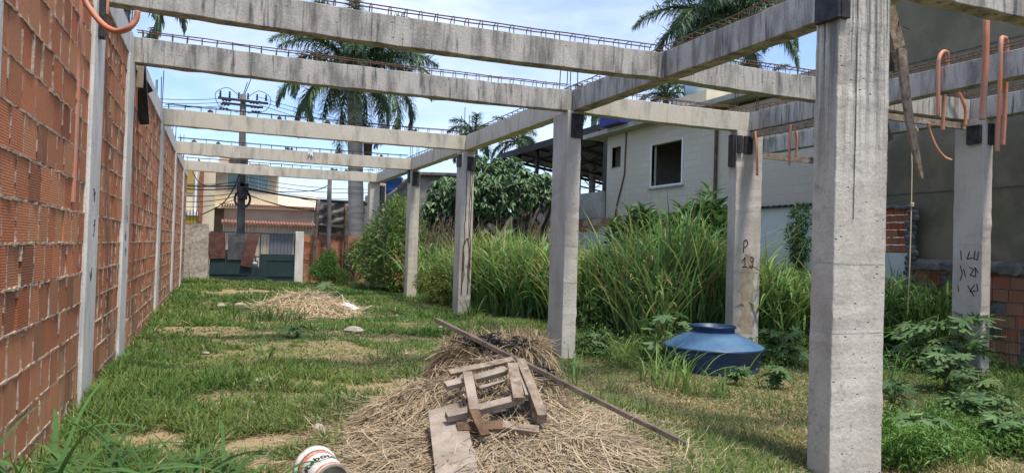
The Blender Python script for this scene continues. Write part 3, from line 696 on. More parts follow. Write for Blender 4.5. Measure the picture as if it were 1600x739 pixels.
# olive building
t = thing('olive_building', (XR+.3, 7, 0), 'tall windowless building with olive brown render filling the upper right', 'building')
b = MB(); b.box(XR+.22, XR+9, -1.0, 12.9, -.5, 7.7); b.build('wall', M_olive, t)
b = MB(); b.box(XR+.16, XR+9.1, -1.1, 13.0, 7.702, 7.85); b.build('roof', M_cap, t)
b = MB()
for z in (3.1, 5.9): b.box(XR+.205, XR+.22, -1.0, 12.9, z, z+.02)
b.build('render_joint', M_cap, t)

# block house
def blockwall(mb, O, du, L, z0, z1, n, holes=(), bw=.40, bh=.20, M=M_plaster):
    pass
t = thing('block_house', (XR+.25, 20, 0), 'unfinished block house with faint block courses and two openings, right of the dark shed', 'house')
XH = XR+.2
M_houseblock = bpy.data.materials.new('thinly_rendered_blockwork')
M_houseblock.use_nodes = True
_n = M_houseblock.node_tree.nodes; _l = M_houseblock.node_tree.links; _P = _n['Principled BSDF']; _P.inputs['Roughness'].default_value = .95
_g = _n.new('ShaderNodeNewGeometry'); _s = _n.new('ShaderNodeSeparateXYZ'); _c = _n.new('ShaderNodeCombineXYZ'); _l.new(_g.outputs['Position'], _s.inputs[0])
_ad = _n.new('ShaderNodeMath'); _ad.operation = 'ADD'; _l.new(_s.outputs['X'], _ad.inputs[0]); _l.new(_s.outputs['Y'], _ad.inputs[1])
_l.new(_ad.outputs[0], _c.inputs['X']); _l.new(_s.outputs['Z'], _c.inputs['Y'])
_b = _n.new('ShaderNodeTexBrick'); _b.inputs['Scale'].default_value = 1; _b.inputs['Brick Width'].default_value = .45; _b.inputs['Row Height'].default_value = .22
_b.inputs['Mortar Size'].default_value = .012; _b.inputs['Mortar Smooth'].default_value = .6
_b.inputs['Color1'].default_value = (.52,.47,.38,1); _b.inputs['Color2'].default_value = (.48,.43,.345,1); _b.inputs['Mortar'].default_value = (.39,.36,.295,1)
_l.new(_c.outputs[0], _b.inputs['Vector'])
_no = _n.new('ShaderNodeTexNoise'); _no.inputs['Scale'].default_value = .9; _no.inputs['Detail'].default_value = 6; _l.new(_g.outputs['Position'], _no.inputs['Vector'])
_mr = _n.new('ShaderNodeMapRange'); _mr.inputs['From Min'].default_value = .38; _mr.inputs['From Max'].default_value = .66; _l.new(_no.outputs['Fac'], _mr.inputs['Value'])
_mx = _n.new('ShaderNodeMix'); _mx.data_type = 'RGBA'; _l.new(_mr.outputs['Result'], _mx.inputs['Factor']); _l.new(_b.outputs['Color'], _mx.inputs['A']); _mx.inputs['B'].default_value = (.47,.42,.325,1)
_l.new(_mx.outputs['Result'], _P.inputs['Base Color'])
_bp = _n.new('ShaderNodeBump'); _bp.inputs['Strength'].default_value = .4; _bp.inputs['Distance'].default_value = .01; _l.new(_b.outputs['Fac'], _bp.inputs['Height']); _bp.invert = True; _l.new(_bp.outputs['Normal'], _P.inputs['Normal'])
def holed(mb, X, th, y0, y1, z0, z1, holes):
    ysx = sorted({y0, y1}|{h[0] for h in holes}|{h[1] for h in holes}); zsx = sorted({z0, z1}|{h[2] for h in holes}|{h[3] for h in holes})
    for a, b_ in zip(ysx[:-1], ysx[1:]):
        for c_, d_ in zip(zsx[:-1], zsx[1:]):
            if any(a >= h[0]-1e-6 and b_ <= h[1]+1e-6 and c_ >= h[2]-1e-6 and d_ <= h[3]+1e-6 for h in holes): continue
            mb.box(X, X+th, a, b_, c_, d_)
b = MB(); HH = 6.05
holed(b, XH, .18, 17.75, 24.3, 2.0, HH, [(19.45, 21.2, 3.95, 5.35), (23.3, 23.95, 4.85, 5.6)])
b.box(XH+.18, XH+8, 24.12, 24.3, 2.0, HH); b.box(XH+7.8, XH+8, 13.6, 24.1, 2.0, HH)
b.build('wall', M_houseblock, t)
b = MB(); b.box(XH+.03, XH+.2, 13.4, 17.70, 2.0, HH-.1); b.box(XH+.2, XH+8, 13.4, 13.58, 2.0, HH-.1); b.build('side_wall', M_houseblock, t)
b = MB(); b.box(XH-.5, XH+8.3, 13.2, 25.4, HH, HH+.16); b.build('roof', M_plaster, t, bevel=.01)
f = MB()
for a in ((19.40, 19.45, 3.9, 5.4), (21.2, 21.25, 3.9, 5.4), (19.45, 21.2, 3.9, 3.95)): f.box(XH-.03, XH+.10, *a)
fo = f.build('window_frame', M_white, t)
b = MB(); b.box(XH+.03, XH+.17, 23.95, 23.98, 4.85, 5.6); b.box(XH-.02, XH+.1, 23.3, 23.95, 4.82, 4.85); b.build('window_frame', M_cap, t)
b = MB(); b.box(XH-.08, XH+.16, 19.32, 21.33, 3.84, 3.898); b.build('window_sill', M_plaster, t)
b = MB(); b.box(XH+2.8, XH+3.0, 14, 24, 2.1, HH-.05); b.box(XH+.2, XH+3, 22.4, 22.5, 2.1, HH-.05); b.build('inner_wall', M_plaster, t)
b = MB(); b.tube([(XH-.04, 17.72, 2.0), (XH-.04, 17.72, HH-.01)], .045, 8); b.build('drain_pipe', M_woodbrown, t)
b = MB(); b.tube([(XH-.03, 22.9, HH), (XH-.03, 22.95, 4.5), (XH-.05, 23.4, 3.4), (XH-.05, 23.6, 2.6)], .03, 6); b.build('hose', M_woodbrown, t)
# white/pale tanks and tarp over the house
def vat(label, c, r, h, M, lid=True, name='water_tank', n=28):
    t = thing(name, c, label, 'water tank')
    b = MB(); b.lathe([(.001, 0), (r*.86, 0), (r*.93, h*.3), (r*.98, h*.98), (r*1.02, h)], c, n); b.build('tank_body', M, t, smooth=True)
    b = MB(); b.lathe([(r*1.05, h), (r*1.05, h+.06), (r*.9, h+.14), (r*.4, h+.24), (.001, h+.26)], c, n); b.build('lid', M, t, smooth=True)
    return t
pc = at(1113, 137, Y=21.5)
t2 = thing('tank_tower', (pc.x, pc.y, HH+.16), 'cream masonry base carrying a pale blue water tank above the block house', 'tower')
b = MB(); z1 = at(1113, 153, Y=21.5).z; b.box(pc.x-1.0, pc.x+1.3, pc.y-1, pc.y+1, HH+.17, z1); b.box(pc.x+1.3, pc.x+3.2, pc.y-.8, pc.y+1, HH+.17, z1-.35); b.build('base_wall', M_cream, t2)
vat('pale blue round water tank on the cream base, seen between the upper right beams', (pc.x-.1, pc.y, z1+.005), .95, 1.15, M_paleblue)
pc = at(1020, 152, Y=23.5)
b = MB(); c0 = at(1015, 152, Y=22.0)
for i in range(5):
    b.bar((c0.x-1.2+i*.5, 22, c0.z-.35+random.uniform(-.04,.08)), (c0.x-.6+i*.5, 23.4, c0.z-.25), .7, .16, jit=.02)
b.box(c0.x-1.2, c0.x+1.2, 22, 23.4, HH+.165, c0.z-.4)
tag(b.build('blue_tarp', M_bluetarp), 'folded dark blue tarp lying on the block house roof', 'tarp')

# dark shed roof left of the house
t = thing('metal_shed', (19, 30, 0), 'open shed with dark sloping metal roof between the leafy tree and the block house', 'shed')
A = at(776, 240, Y=37.0); B = Vector((XR+.6, 24.6, 6.35)); 
sv = MB()
P0 = Vector((XR+.55, 25.5, 6.25)); P1 = Vector((XR+.55, 37.5, 6.4)); 
P0 = at(935, 197, X=14.3); P1 = at(778, 243, X=14.3)
Dx = Vector((12, 0, -1.9))
k = 60; vs = []
for i in range(k+1):
    p = P0.lerp(P1, i/k); z = .03*math.sin(i*PI)
    vs += [p, p+Dx]
sv.add(vs, [(2*i, 2*i+1, 2*i+3, 2*i+2) for i in range(k)]); sv.add([v+Vector((0,0,.06)) for v in vs], [(2*i+2, 2*i+3, 2*i+1, 2*i) for i in range(k)])
sv.build('roof', M_darkroof, t)
sv = MB(); e0, e1 = P0+Vector((-.02, 0, -.12)), P1+Vector((-.02, 0, -.12)); sv.bar(e0, e1, .05, .3, n=(0,0,1)); sv.build('fascia', M_steel, t)
for i in range(6):
    p = P0.lerp(P1, i/5.0)+Vector((0, 0, -.08)); q = p+Dx
    sv = MB(); sv.bar(p, q, .08, .10); sv.bar(p+Vector((0,0,-.5)), q+Vector((0,0,-.5)), .07, .08)
    for j in range(9):
        a = p.lerp(q, j/9); c_ = p.lerp(q, (j+.5)/9)+Vector((0,0,-.5)); e = p.lerp(q, (j+1)/9); sv.bar(a, c_, .04, .04); sv.bar(c_, e, .04, .04)
    sv.build('truss', M_steel, t)
    for X_ in (0.03, .97):
        sv = MB(); g = p.lerp(q, X_); sv.bar((g.x, g.y, 0), (g.x, g.y, g.z), .14, .14, n=(1,0,0)); sv.build('post', M_steel, t)
sv = MB(); 
for j in range(8): 
    a = P0+Dx*(j/7)+Vector((0,0,-.05)); c_ = P1+Dx*(j/7)+Vector((0,0,-.05)); sv.bar(a, c_, .06, .06)
sv.build('purlins', M_steel, t)
sv = MB(); sv.bar(P0+Dx+Vector((.05,0,-.7)), P1+Dx+Vector((.05,0,-.7)), 1.3, .05, n=(1,0,0)); sv.build('back_panel', M_darkroof, t)

# ------------------------------------------------------------------ gate end
YG = 31.4
t = thing('roughcast_pillar', (-.62, YG, 0), 'rough cement gate pillar at the end of the long brick wall', 'pillar')
b = MB(); k = 10; vs = []
for i in range(k+1):
    z = -.3+2.6*i/k; r = lambda: random.uniform(-.02,.02)
    vs += [(-.98+r(), YG-.02+r(), z), (-.32+r(), YG-.02+r(), z), (-.32+r(), YG+.3, z), (-.98+r(), YG+.3, z)]
fs = [(3,2,1,0), tuple(4*k+q for q in range(4))]+[(4*i+q, 4*i+(q+1) % 4, 4*i+4+(q+1) % 4, 4*i+4+q) for i in range(k) for q in range(4)]
b.add(vs, fs); b.build('pillar_body', M_rough, t)
b = MB(); b.box(-.315, -.27, YG-.02, YG+.2, -.2, 2.0); b.build('timber_jamb', M_wood, t)
b = MB(); b.box(XW-.1, -.985, YG, YG+.2, -.3, 2.25); tag(b.build('wall_end', M_rough), 'short roughcast infill joining the long brick wall to the gate pillar', 'wall')
b = MB(); b.box(3.02, 3.36, YG-.02, YG+.28, -.3, 2.13); tag(b.build('gate_pillar', M_wallcol, bevel=.02), 'smooth pale concrete pillar right of the green gate', 'pillar')
t = thing('metal_gate', (1.35, YG, 0), 'dark green double metal gate with rusty sheets hung over its left half', 'gate')
b = MB()
for x in (-.26, 1.62, 2.97): b.box(x, x+.05, YG, YG+.05, .05, 2.0)
b.box(-.26, 3.02, YG+.002, YG+.052, 1.98, 2.03); b.box(-.21, 1.62, YG+.002, YG+.048, .30, .35); b.box(1.67, 2.97, YG+.002, YG+.048, .24, .29)
b.box(-.21, 1.62, YG+.002, YG+.048, 1.02, 1.06); b.box(1.67, 2.97, YG+.002, YG+.048, .9, .95)
b.build('gate_frame', M_gate, t)
b = MB(); b.box(-.21, 1.2, YG+.03, YG+.035, .06, 1.3); b.box(1.67, 2.97, YG+.03, YG+.035, .06, 1.16)
b.build('sheet_panel', M_gate, t)
b = MB()
for i in range(22): 
    x = -.19+i*.064; b.box(x, x+.02, YG+.018, YG+.03, .36, 1.3)
b.build('ribs', mat('paler_gate_rib', (.035,.07,.07), rough=.6), t); b = MB()  # gate ribs in a paler green than the sheet behind them
for i in range(19):
    x = 1.70+i*.066; b.box(x, x+.02, YG+.012, YG+.03, .30, 1.14)
b.build('ribs', bpy.data.materials['paler_gate_rib'], t)
b = MB()
for i in range(9): b.tube([(1.74+i*.14, YG+.03, 1.14), (1.74+i*.14, YG+.03, 1.99)], .008, 5)
b.build('bars', M_gate, t)
b = MB(); b.box(1.2, 1.62, YG+.01, YG+.03, .04, .62); b.box(1.67, 1.95, YG+.008, YG+.012, .1, 1.16); b.build('lower_plate', M_gate, t)
b = MB(); b.bar((-.02, YG-.01, 1.98), (0.03, YG-.03, .93), .62, .02, n=(0,1,0), jit=.01); b.build('rusty_sheet', M_rustpanel, t)
b = MB(); b.bar((.72, YG-.005, 1.95), (.74, YG-.02, .92), .66, .02, n=(0,1,0), jit=.015); b.build('grey_sheet', M_greypanel, t)
b = MB(); b.bar((1.36, YG-.05, 1.97), (1.12, YG-.10, .62), .46, .02, n=(0,1,0), jit=.015); b.build('slanting_rusty_sheet', M_rustpanel, t)
# white motor scooter front glimpsed through the gap
b = MB()
b.lathe([(.001,.0),(.12,.02),(.16,.12),(.10,.2),(.001,.22)], (1.46, YG+.5, .3), 12); b.lathe([(.001,.0),(.09,.02),(.12,.10),(.08,.16),(.001,.18)], (1.48, YG+.45, .65), 12)
sc_ = thing('scooter', (1.5, YG+.8, 0), 'white scooter parked behind the gap of the gate', 'scooter')
b.build('fairing', M_white, sc_)
for dy in (.3, 1.5):
    b = MB(); MM = Matrix.Rotation(PI/2, 3, 'Y'); b.lathe([(.18,-.05),(.26,-.06),(.27,0),(.26,.06),(.18,.05)], (1.5, YG+.4+dy, .27), 20, M=MM); b.build('wheel', M_black, sc_)
b = MB(); b.bar((1.5, YG+.7, .5), (1.5, YG+1.9, .55), .3, .2); b.bar((1.5, YG+1.1, .75), (1.5, YG+1.9, .78), .28, .12); b.build('seat', M_black, sc_)
b = MB(); b.tube([(1.2, YG+.75, 1.0), (1.5, YG+.7, 1.05), (1.8, YG+.75, 1.0)], .02, 6); b.tube([(1.5, YG+.72, 1.0), (1.5, YG+.6, .5)], .03, 6); b.build('handlebar', M_black, sc_)

t = thing('rear_brick_wall', (5, YG+.1, 0), 'red brick wall right of the gate, behind the leaning posts', 'wall')
b, mo, mv = MB(), MB(), MB()
brick_courses(b, mo, mv, (3.37, YG+.08, -.2), (1,0,0), (0,-1,0), 10.1, 0, 2.22, bw=.36, bh=.24, base=(.40,.15,.075))
br = b.build('brickwork', M_brick, t); mo.build('bed_mortar', M_mortar, br); mv.build('joint_mortar', M_mortarv, br)
bk = MB(); bk.box(3.37, XR, YG+.10, YG+.2, -.3, 2.02); bk.build('backing', M_mortarv, br)
def post(label, a, b_, r, M=M_bark):
    m_ = MB(); n_ = 6; pts = [Vector(a).lerp(Vector(b_), i/n_)+Vector((random.uniform(-.012,.012), 0, 0)) for i in range(n_+1)]
    m_.tube(pts, [r]*n_+[r*.9], 8); tag(m_.build('wooden_post', M, smooth=True), label, 'post')
post('leaning dark post left of the tarpaulin', (at(489, 430, Y=YG-.3)), (at(498, 311, Y=YG-.3)), .07)
post('dark post at the right edge of the tarpaulin', (at(539, 430, Y=YG-.3)), (at(542, 318, Y=YG-.3)), .09)
post('grey post in front of the tarpaulin, carrying wires, taller than its neighbours', (at(513, 420, Y=YG-.5)), (at(515, 281, Y=YG-.5)), .095, M_pole)
b = MB(); n_ = 14; m2 = 8; vs = []
for s_ in (0, .02):
    for i in range(n_+1):
        for j in range(m2+1):
            p = at(498+45*i/n_, 318+33*j/m2, Y=YG-.16); p.y += .07*math.sin(j*1.9+i*.5)+s_; vs.append(p)
fs = [(i*(m2+1)+j, i*(m2+1)+j+1, (i+1)*(m2+1)+j+1, (i+1)*(m2+1)+j) for i in range(n_) for j in range(m2)]
q_ = (n_+1)*(m2+1); fs += [tuple(q_+x for x in reversed(f_)) for f_ in fs]
b.add(vs, fs); tag(b.build('tarpaulin', M_tarp, smooth=True), 'dark wrinkled tarpaulin stretched between two posts above the brick wall', 'tarpaulin')
b = MB(); a0 = at(494, 357, Y=YG+.0); a1 = at(545, 362, Y=YG+.0); b.bar(a0, a1, .05, .28, n=(0,0,1)); tag(b.build('rusty_beam', M_woodbrown), 'dark brown timber lying along the brick wall top below the tarpaulin', 'timber')

# ------------------------------------------------------------------ the street beyond
YH = 42.3
def pbox(mb, x0, y0, x1, y1, Y, depth, mi=0):      # front face spans photo box at plane Y
    a = at(x0, y1, Y=Y); c_ = at(x1, y0, Y=Y); mb.box(a.x, c_.x, Y, Y+depth, a.z, c_.z, mi)
t = thing('cream_house', (2, YH+1.5, 0), 'two-storey cream house with a wide green glass window across the street', 'house')
a = at(318, 350, Y=YH+1.5); c_ = at(437, 244, Y=YH+1.5)
b = MB(); b.box(a.x, c_.x, YH+1.5, YH+9, 0, at(400, 266, Y=YH+1.5).z)
z_ = at(370, 246, Y=YH+1.5).z; b.box(at(343,250,Y=YH+1.5).x, at(362,250,Y=YH+1.5).x, YH+1.6, YH+4, at(400, 266, Y=YH+1.5).z, z_)
b.build('wall', M_cream, t)
b = MB(); pbox(b, 356, 272, 419, 296, YH+1.44, .05); wf = b.build('window', M_greenglass, t)
b = MB()
for x in (355, 372, 388, 404, 419): b = MB(); pbox(b, x-.6, 271, x+.8, 297, YH+1.40, .03); b.build('frame', M_white, wf)
b = MB(); pbox(b, 338, 262, 436, 267, YH+1.1, .5); pbox(b, 390, 258, 420, 262, YH+1.6, 1); b.build('roof_edge', M_tile, t)
t = thing('dark_awning', at(375, 250, Y=YH+1), 'dark awning under the cream house roof behind the utility pole', 'awning'); b = MB(); pbox(b, 358, 247, 388, 262, YH+1.0, .4); b.build('awning_panel', M_wooddark, t)
t = thing('light_roof_house', (6, YH+.5, 0), 'single-storey house with a long cream sheet roof across the street', 'house')
b = MB(); p0, p1, p2, p3 = at(330, 322, Y=YH+.3), at(492, 327, Y=YH+.3), at(495, 308, Y=YH+8), at(398, 298, Y=YH+8)
p3 = Vector((p0.x, YH+8, p2.z)); 
b.add([p0, p1, p2, p3]+[v-Vector((0,0,.1)) for v in (p0, p1, p2, p3)], [(0,1,2,3), (7,6,5,4), (0,4,5,1), (1,5,6,2), (2,6,7,3), (3,7,4,0)])
b.build('roof', M_cream, t)
b = MB(); b.box(at(350,340,Y=YH+.5).x, at(490,340,Y=YH+.5).x, YH+.5, YH+7, 0, at(400, 324, Y=YH+.5).z); b.build('wall', M_beige, t)
b = MB(); pr = []
x0_, x1_ = at(348,320,Y=YH+.2).x, at(491,325,Y=YH+.2).x; zt = at(420, 322.5, Y=YH+.2).z; q = x0_
while q < x1_:
    b.tube([(q, YH+.12, zt), (q, YH+1.0, zt+.06)], .06, 6); q += .13
b.build('roof_edge', M_tile, t)
b = MB(); z0_, z1_ = at(420, 351, Y=YH-.4).z, at(420, 345, Y=YH-.4).z; q = at(348,345,Y=YH-.4).x; x1_ = at(492,350,Y=YH-.4).x
while q < x1_:
    b.tube([(q, YH-.7, z0_), (q, YH+.45, z1_-.05)], .075, 6); q += .16
b.build('tile_canopy', M_tile, t)
b = MB(); b.box(at(348,360,Y=YH-.3).x, at(492,360,Y=YH-.3).x, YH-.28, YH+.3, 0, z0_-.03); b.build('front_wall', M_beige, t)
b = MB(); pbox(b, 420, 366, 458, 400, YH-.34, .05); b.build('garage_door', mat('grey_blue_shutter', (.13,.135,.155), rough=.6, wave=('Z', 6, .4), bump=.1), t)
t = thing('balcony_house', (-2, YH, 0), 'narrow house with ochre shutter, yellow balcony and red brick pillar past the long wall', 'house')
b = MB(); b.box(at(270,300,Y=YH-1).x, at(336,300,Y=YH-1).x, YH-.9, YH+6, 0, at(300, 262, Y=YH-1).z); b.build('wall', M_cream, t)
b = MB(); pbox(b, 286, 266, 303, 301, YH-.97, .06); b.build('shutter', M_ochre, t)
b = MB(); pbox(b, 303, 262, 309, 336, YH-1.15, .2); b.build('white_pillar', M_white, t)
b = MB(); pbox(b, 310, 264, 319, 346, YH-1.2, .25); b.build('brick_pillar', mat('old_brick_pillar', (.34,.12,.07), var=(.22,.09,.06), vscale=6, bump=.3, rough=.9), t)
b = MB(); pbox(b, 286, 336, 307, 348, YH-1.6, .5); b.build('balcony_front', M_yellow, t)
b = MB(); pbox(b, 285, 331, 309, 336, YH-1.7, .6); b.build('balcony_top', M_white, t)
b = MB()
for x in (287, 292, 297, 302, 307): b.tube([at(x, 350, Y=YH-1.75), at(x, 328, Y=YH-1.75)], .02, 5)
b.build('railing', M_steel, t)
t = thing('grey_house', at(560, 335, Y=YH+2), 'small grey house with one dark window behind the big palm trunk', 'house')
b = MB(); a = at(562, 350, Y=YH+2); c_ = at(640, 322, Y=YH+2); b.box(a.x, c_.x, YH+2, YH+6, 0, c_.z); b.build('wall', M_beige, t)
b = MB(); pbox(b, 563, 326, 572, 333, YH+1.95, .06); b.build('window', M_dark, t)
b = MB(); b.box(a.x-.3, c_.x+.3, YH+1.5, YH+6.3, c_.z+.01, c_.z+.15); b.build('roof', M_darkroof, t)
b = MB(); a = at(500, 327, Y=YH+4); b.box(a.x, a.x+3.5, YH+4, YH+8, 0, at(500, 311, Y=YH+4).z); b_ = b.build('dark_roof_house', M_darkroof); tag(b_, 'low dark house showing as a strip above the tarpaulin', 'house')
t = thing('gabled_building', (11, 39, 0), 'weathered grey building with a sloping wall top behind the two thin columns', 'building')
pp = [at(612, 340, Y=36), at(612, 303, Y=36), at(622, 296, Y=36), at(650, 274, Y=36), at(692, 275, Y=36), at(790, 278, Y=36), at(790, 340, Y=36)]
pp[0].z = pp[-1].z = 0
b = MB(); n_ = len(pp); b.add(pp+[p+Vector((0, 5, 0)) for p in pp], [tuple(range(n_-1, -1, -1)), tuple(range(n_, 2*n_))]+[(i, (i+1) % n_, n_+(i+1) % n_, n_+i) for i in range(n_)]); b.build('wall', mat('mouldy_render', (.25,.235,.205), var=(.13,.12,.105), vscale=.9, lo=.45, hi=.62, bump=.2, rough=.95), t)
b = MB()
for p, q in ((pp[2], pp[3]), (pp[3], pp[5])): b.bar(p+Vector((0,-.1,.08)), q+Vector((0,-.1,.08)), .4, .14, n=(0,0,1))
b.build('coping', M_cap, t)
a = at(606, 297, Y=38); vat('dark blue water tank behind the thin columns at the far end', (a.x, 38, a.z-.3), .75, .9, mat('deep_blue_plastic', (.02,.08,.26), rough=.4))
b = MB(); b.box(a.x-1, a.x+1, 37.2, 39, 0, a.z-.31); tag(b.build('tank_plinth', M_beige), 'masonry plinth under the far dark blue tank', 'plinth')

# utility pole with equipment
YP = 36.2
px_, pt = at(377, 370, Y=YP).x, at(380, 148, Y=YP).z
t = thing('utility_pole', (px_, YP, 0), 'dark concrete utility pole with insulators, fuses and a coil of cable', 'utility pole')
b = MB(); b.tube([(px_, YP, 0), (at(378, 260, Y=YP).x, YP, 5), (at(380, 148, Y=YP).x, YP, pt)], [.19, .17, .13], 12); b.build('pole', M_pole, t, smooth=True)
b = MB(); zc = at(380, 158, Y=YP).z; xc = at(380, 158, Y=YP).x
b.bar((xc-1.1, YP-.2, zc), (xc+1.1, YP-.2, zc-.05), .1, .1); b.bar((xc-.9, YP+.15, zc-.15), (xc+.9, YP+.15, zc-.2), .09, .09); b.build('crossarm', M_steel, t)
for i in range(6):
    b = MB(); x = xc-1.0+i*.4; b.lathe([(.03,0),(.06,.05),(.03,.1),(.06,.15),(.03,.2),(.05,.25),(.02,.3)], (x, YP-.2, zc+.05), 8); b.build('insulator', M_steel, t)
for sx in (-1, 1):
    for q in range(3):
        b = MB(); MM = Matrix.Rotation(PI/2, 3, 'Y'); b.lathe([(.02,-.34),(.07,-.26),(.02,-.21),(.07,-.13),(.02,-.08),(.07,0),(.02,.08)], (xc+sx*(.6+.05*q), YP-.3, zc-.1-q*.2), 8, M=MM); b.build('strain_insulator', M_steel, t)
b = MB()
for sx in (-1, 1):
    b.tube(smoothp([(xc+sx*.2, YP-.1, zc+.2), (xc+sx*.7, YP-.2, zc+.5), (xc+sx*1.2, YP-.2, zc+.2), (xc+sx*1.0, YP-.3, zc-.4), (xc+sx*.2, YP-.2, zc-.6)]), .015, 5)
b.tube([(xc+.05, YP, pt), (xc+.35, YP, pt+.9)], .02, 5); b.tube([(xc, YP, pt), (xc+.15, YP, pt+.6)], .02, 5)
b.build('jumper_wires', M_cable, t)
b = MB(); zb_ = at(379, 300, Y=YP).z; xb_ = at(379, 300, Y=YP).x
for q in range(4): 
    pts = [(xb_+(.30+.02*q)*math.cos(a_), YP-.24-.03*q, zb_-.35+(.36+.02*q)*math.sin(a_)) for a_ in np.linspace(0, 2*PI, 22)]; b.tube(pts, .025, 5)
b.build('cable_coil', M_cable, t)
for (zz, hh, ww) in ((272, 40, .25), (294, 14, .5), (306, 12, .4)):
    b = MB(); a = at(379, zz, Y=YP); b.box(a.x-ww/2, a.x+ww/2, YP-.42, YP-.22, a.z-hh*.016, a.z+hh*.016); b.build('splice_box', M_cable, t, bevel=.03)
CG = 'power and telephone cables over the street'
def cable(P, r, label):
    b = MB(); b.tube(smoothp(P, 12), r, 5); tag(b.build('cable', M_cable), label, 'cable', CG)
def span(p, q, Y, sag, r, label, Y2=None):
    a, c_ = at(*p, Y=Y), at(*q, Y=Y2 or Y); m_ = a.lerp(c_, .5)-Vector((0,0,sag)); cable([a, a.lerp(c_, .25)-Vector((0,0,sag*.75)), m_, a.lerp(c_, .75)-Vector((0,0,sag*.75)), c_], r, label)
for k, (p, q) in enumerate((((200,150),(352,154)), ((200,156),(352,160)), ((200,161),(352,166)), ((404,152),(620,205)), ((404,158),(620,212)), ((404,164),(620,222)))):
    span(p, q, YP, .12, .013, '%s of three thin high-voltage wires %s of the insulators' % (('top', 'middle', 'bottom')[k % 3], ('left' if k < 3 else 'right')))
lows = [((262,289),(379,290),.06,.035), ((262,292),(379,293),.12,.03), ((262,303),(379,300),.15,.02), ((262,312),(379,304),.2,.018), ((262,286),(379,284),.1,.015), ((379,294),(600,322),.12,.045), ((379,292),(600,318),.2,.03), ((379,282),(600,300),.25,.015), ((379,276),(600,296),.2,.014), ((379,300),(520,328),.3,.015), ((379,296),(515,322),-.1,.015), ((379,286),(600,308),.35,.014), ((262,320),(379,308),.25,.014), ((379,303),(600,330),.4,.016)]
LOWN = ['thick, left of the utility pole, at mid height of the green window', 'just under the thickest one left of the utility pole', 'slack, left of the pole below the green window', 'lowest but one left of the pole', 'highest left of the utility pole', 'thickest right of the utility pole', 'second thickest right of the pole', 'thin, crossing the right part of the green window', 'topmost right of the utility pole', 'drooping lowest towards the tarpaulin', 'reaching straight to the tarpaulin post', 'slack, between the thin ones and the thick ones right of the pole', 'lowest left of the utility pole', 'lowest right of the utility pole over the cream roof']
for k, (p, q, s_, r_) in enumerate(lows): span(p, q, YP-.35-.02*k, s_, r_, 'low black cable %s' % LOWN[k])
cable([at(300, 268, Y=YP), at(320, 290, Y=YP), at(372, 283, Y=YP-.4)], .02, 'black cable sagging from the cream house to the utility pole')
cable([at(316, 335, Y=YP+2), at(345, 320, Y=YP+1), at(362, 300, Y=YP), at(374, 272, Y=YP-.3)], .028, 'thick service cable drooping from the pole to the brick pillar')
cable([at(515, 288, Y=YG-.5), at(490, 298, Y=YG+1), at(430, 300, Y=YP)], .02, 'cable rising from the tarpaulin post towards the utility pole')
cable([at(870, 345, Y=24), at(838, 342, Y=24), at(820, 340, Y=24)], .01, 'thin stick of wire against the low block wall') if False else None
for k, (p, q) in enumerate((((820,288),(940,283)), ((820,296),(940,292)))): span(p, q, 38, .1, .012, '%s faint wire seen under the dark shed roof' % ('upper' if k == 0 else 'lower'))

# ------------------------------------------------------------------ vegetation builders (numpy)
def ribbons(R, az, L, Wd, e0, droop, nseg, col, tipcol=None, twist=0.3, fold=False, wprof=None, zmin=None):
    """blades: roots R (N,3), azimuth, length, width, start elevation, total bend"""
    n = len(R); t = np.linspace(0, 1, nseg+1)
    el = e0[:, None]-droop[:, None]*(t[None, :-1]+.5/nseg)**1.4
    ds = (L/nseg)[:, None]
    azz = az[:, None]+twist*(RNG.random((n, 1))-.5)*t[None, :-1]
    dx = np.cumsum(np.cos(el)*np.cos(azz)*ds, 1); dy = np.cumsum(np.cos(el)*np.sin(azz)*ds, 1); dz = np.cumsum(np.sin(el)*ds, 1)
    z0 = np.zeros((n, 1)); P = np.stack([np.hstack([z0, dx]), np.hstack([z0, dy]), np.hstack([z0, dz])], -1)+R[:, None, :]
    if zmin is not None: P[..., 2] = np.maximum(P[..., 2], zmin[:, None]+.004)
    rot = az+PI/2+(RNG.random(n)-.5)*2*twist
    side = np.stack([np.cos(rot), np.sin(rot), (RNG.random(n)-.5)*.5], -1)
    pr = (1-t**2.2)*.9+.1*(1-t) if wprof is None else wprof(t)
    off = side[:, None, :]*(Wd[:, None]*.5*pr[None, :])[..., None]
    A, B = P-off, P+off
    V = np.stack([A, B], 2).reshape(n, -1, 3)      # (n, 2(nseg+1), 3)
    base = (np.arange(n)*2*(nseg+1))[:, None, None]
    k = np.arange(nseg)*2
    Fq = np.stack([k, k+1, k+3, k+2], -1)[None]+base
    C = np.repeat(col[:, None, :], 2*(nseg+1), 1)
    if tipcol is not None:
        tt = np.repeat(t, 2)[None, :, None]**2; C = C*(1-tt)+tipcol[:, None, :]*tt
    return V.reshape(-1, 3), Fq.reshape(-1, 4), C.reshape(-1, 3)
def merge(parts):
    V, Fc, C, o = [], [], [], 0
    for v, f, c in parts: V.append(v); Fc.append(f+o); C.append(c); o += len(v)
    return np.concatenate(V), np.concatenate(Fc), np.concatenate(C)
def jcol(base, n, s=.22, hue=.12):
    b_ = np.array(base)[None]*(1+(RNG.random((n, 1))-.5)*2*s); b_ = b_*(1+(RNG.random((n, 3))-.5)*2*hue*np.array([[1, .35, .8]])); return b_
U = lambda n, a, b: a+(b-a)*RNG.random(n)

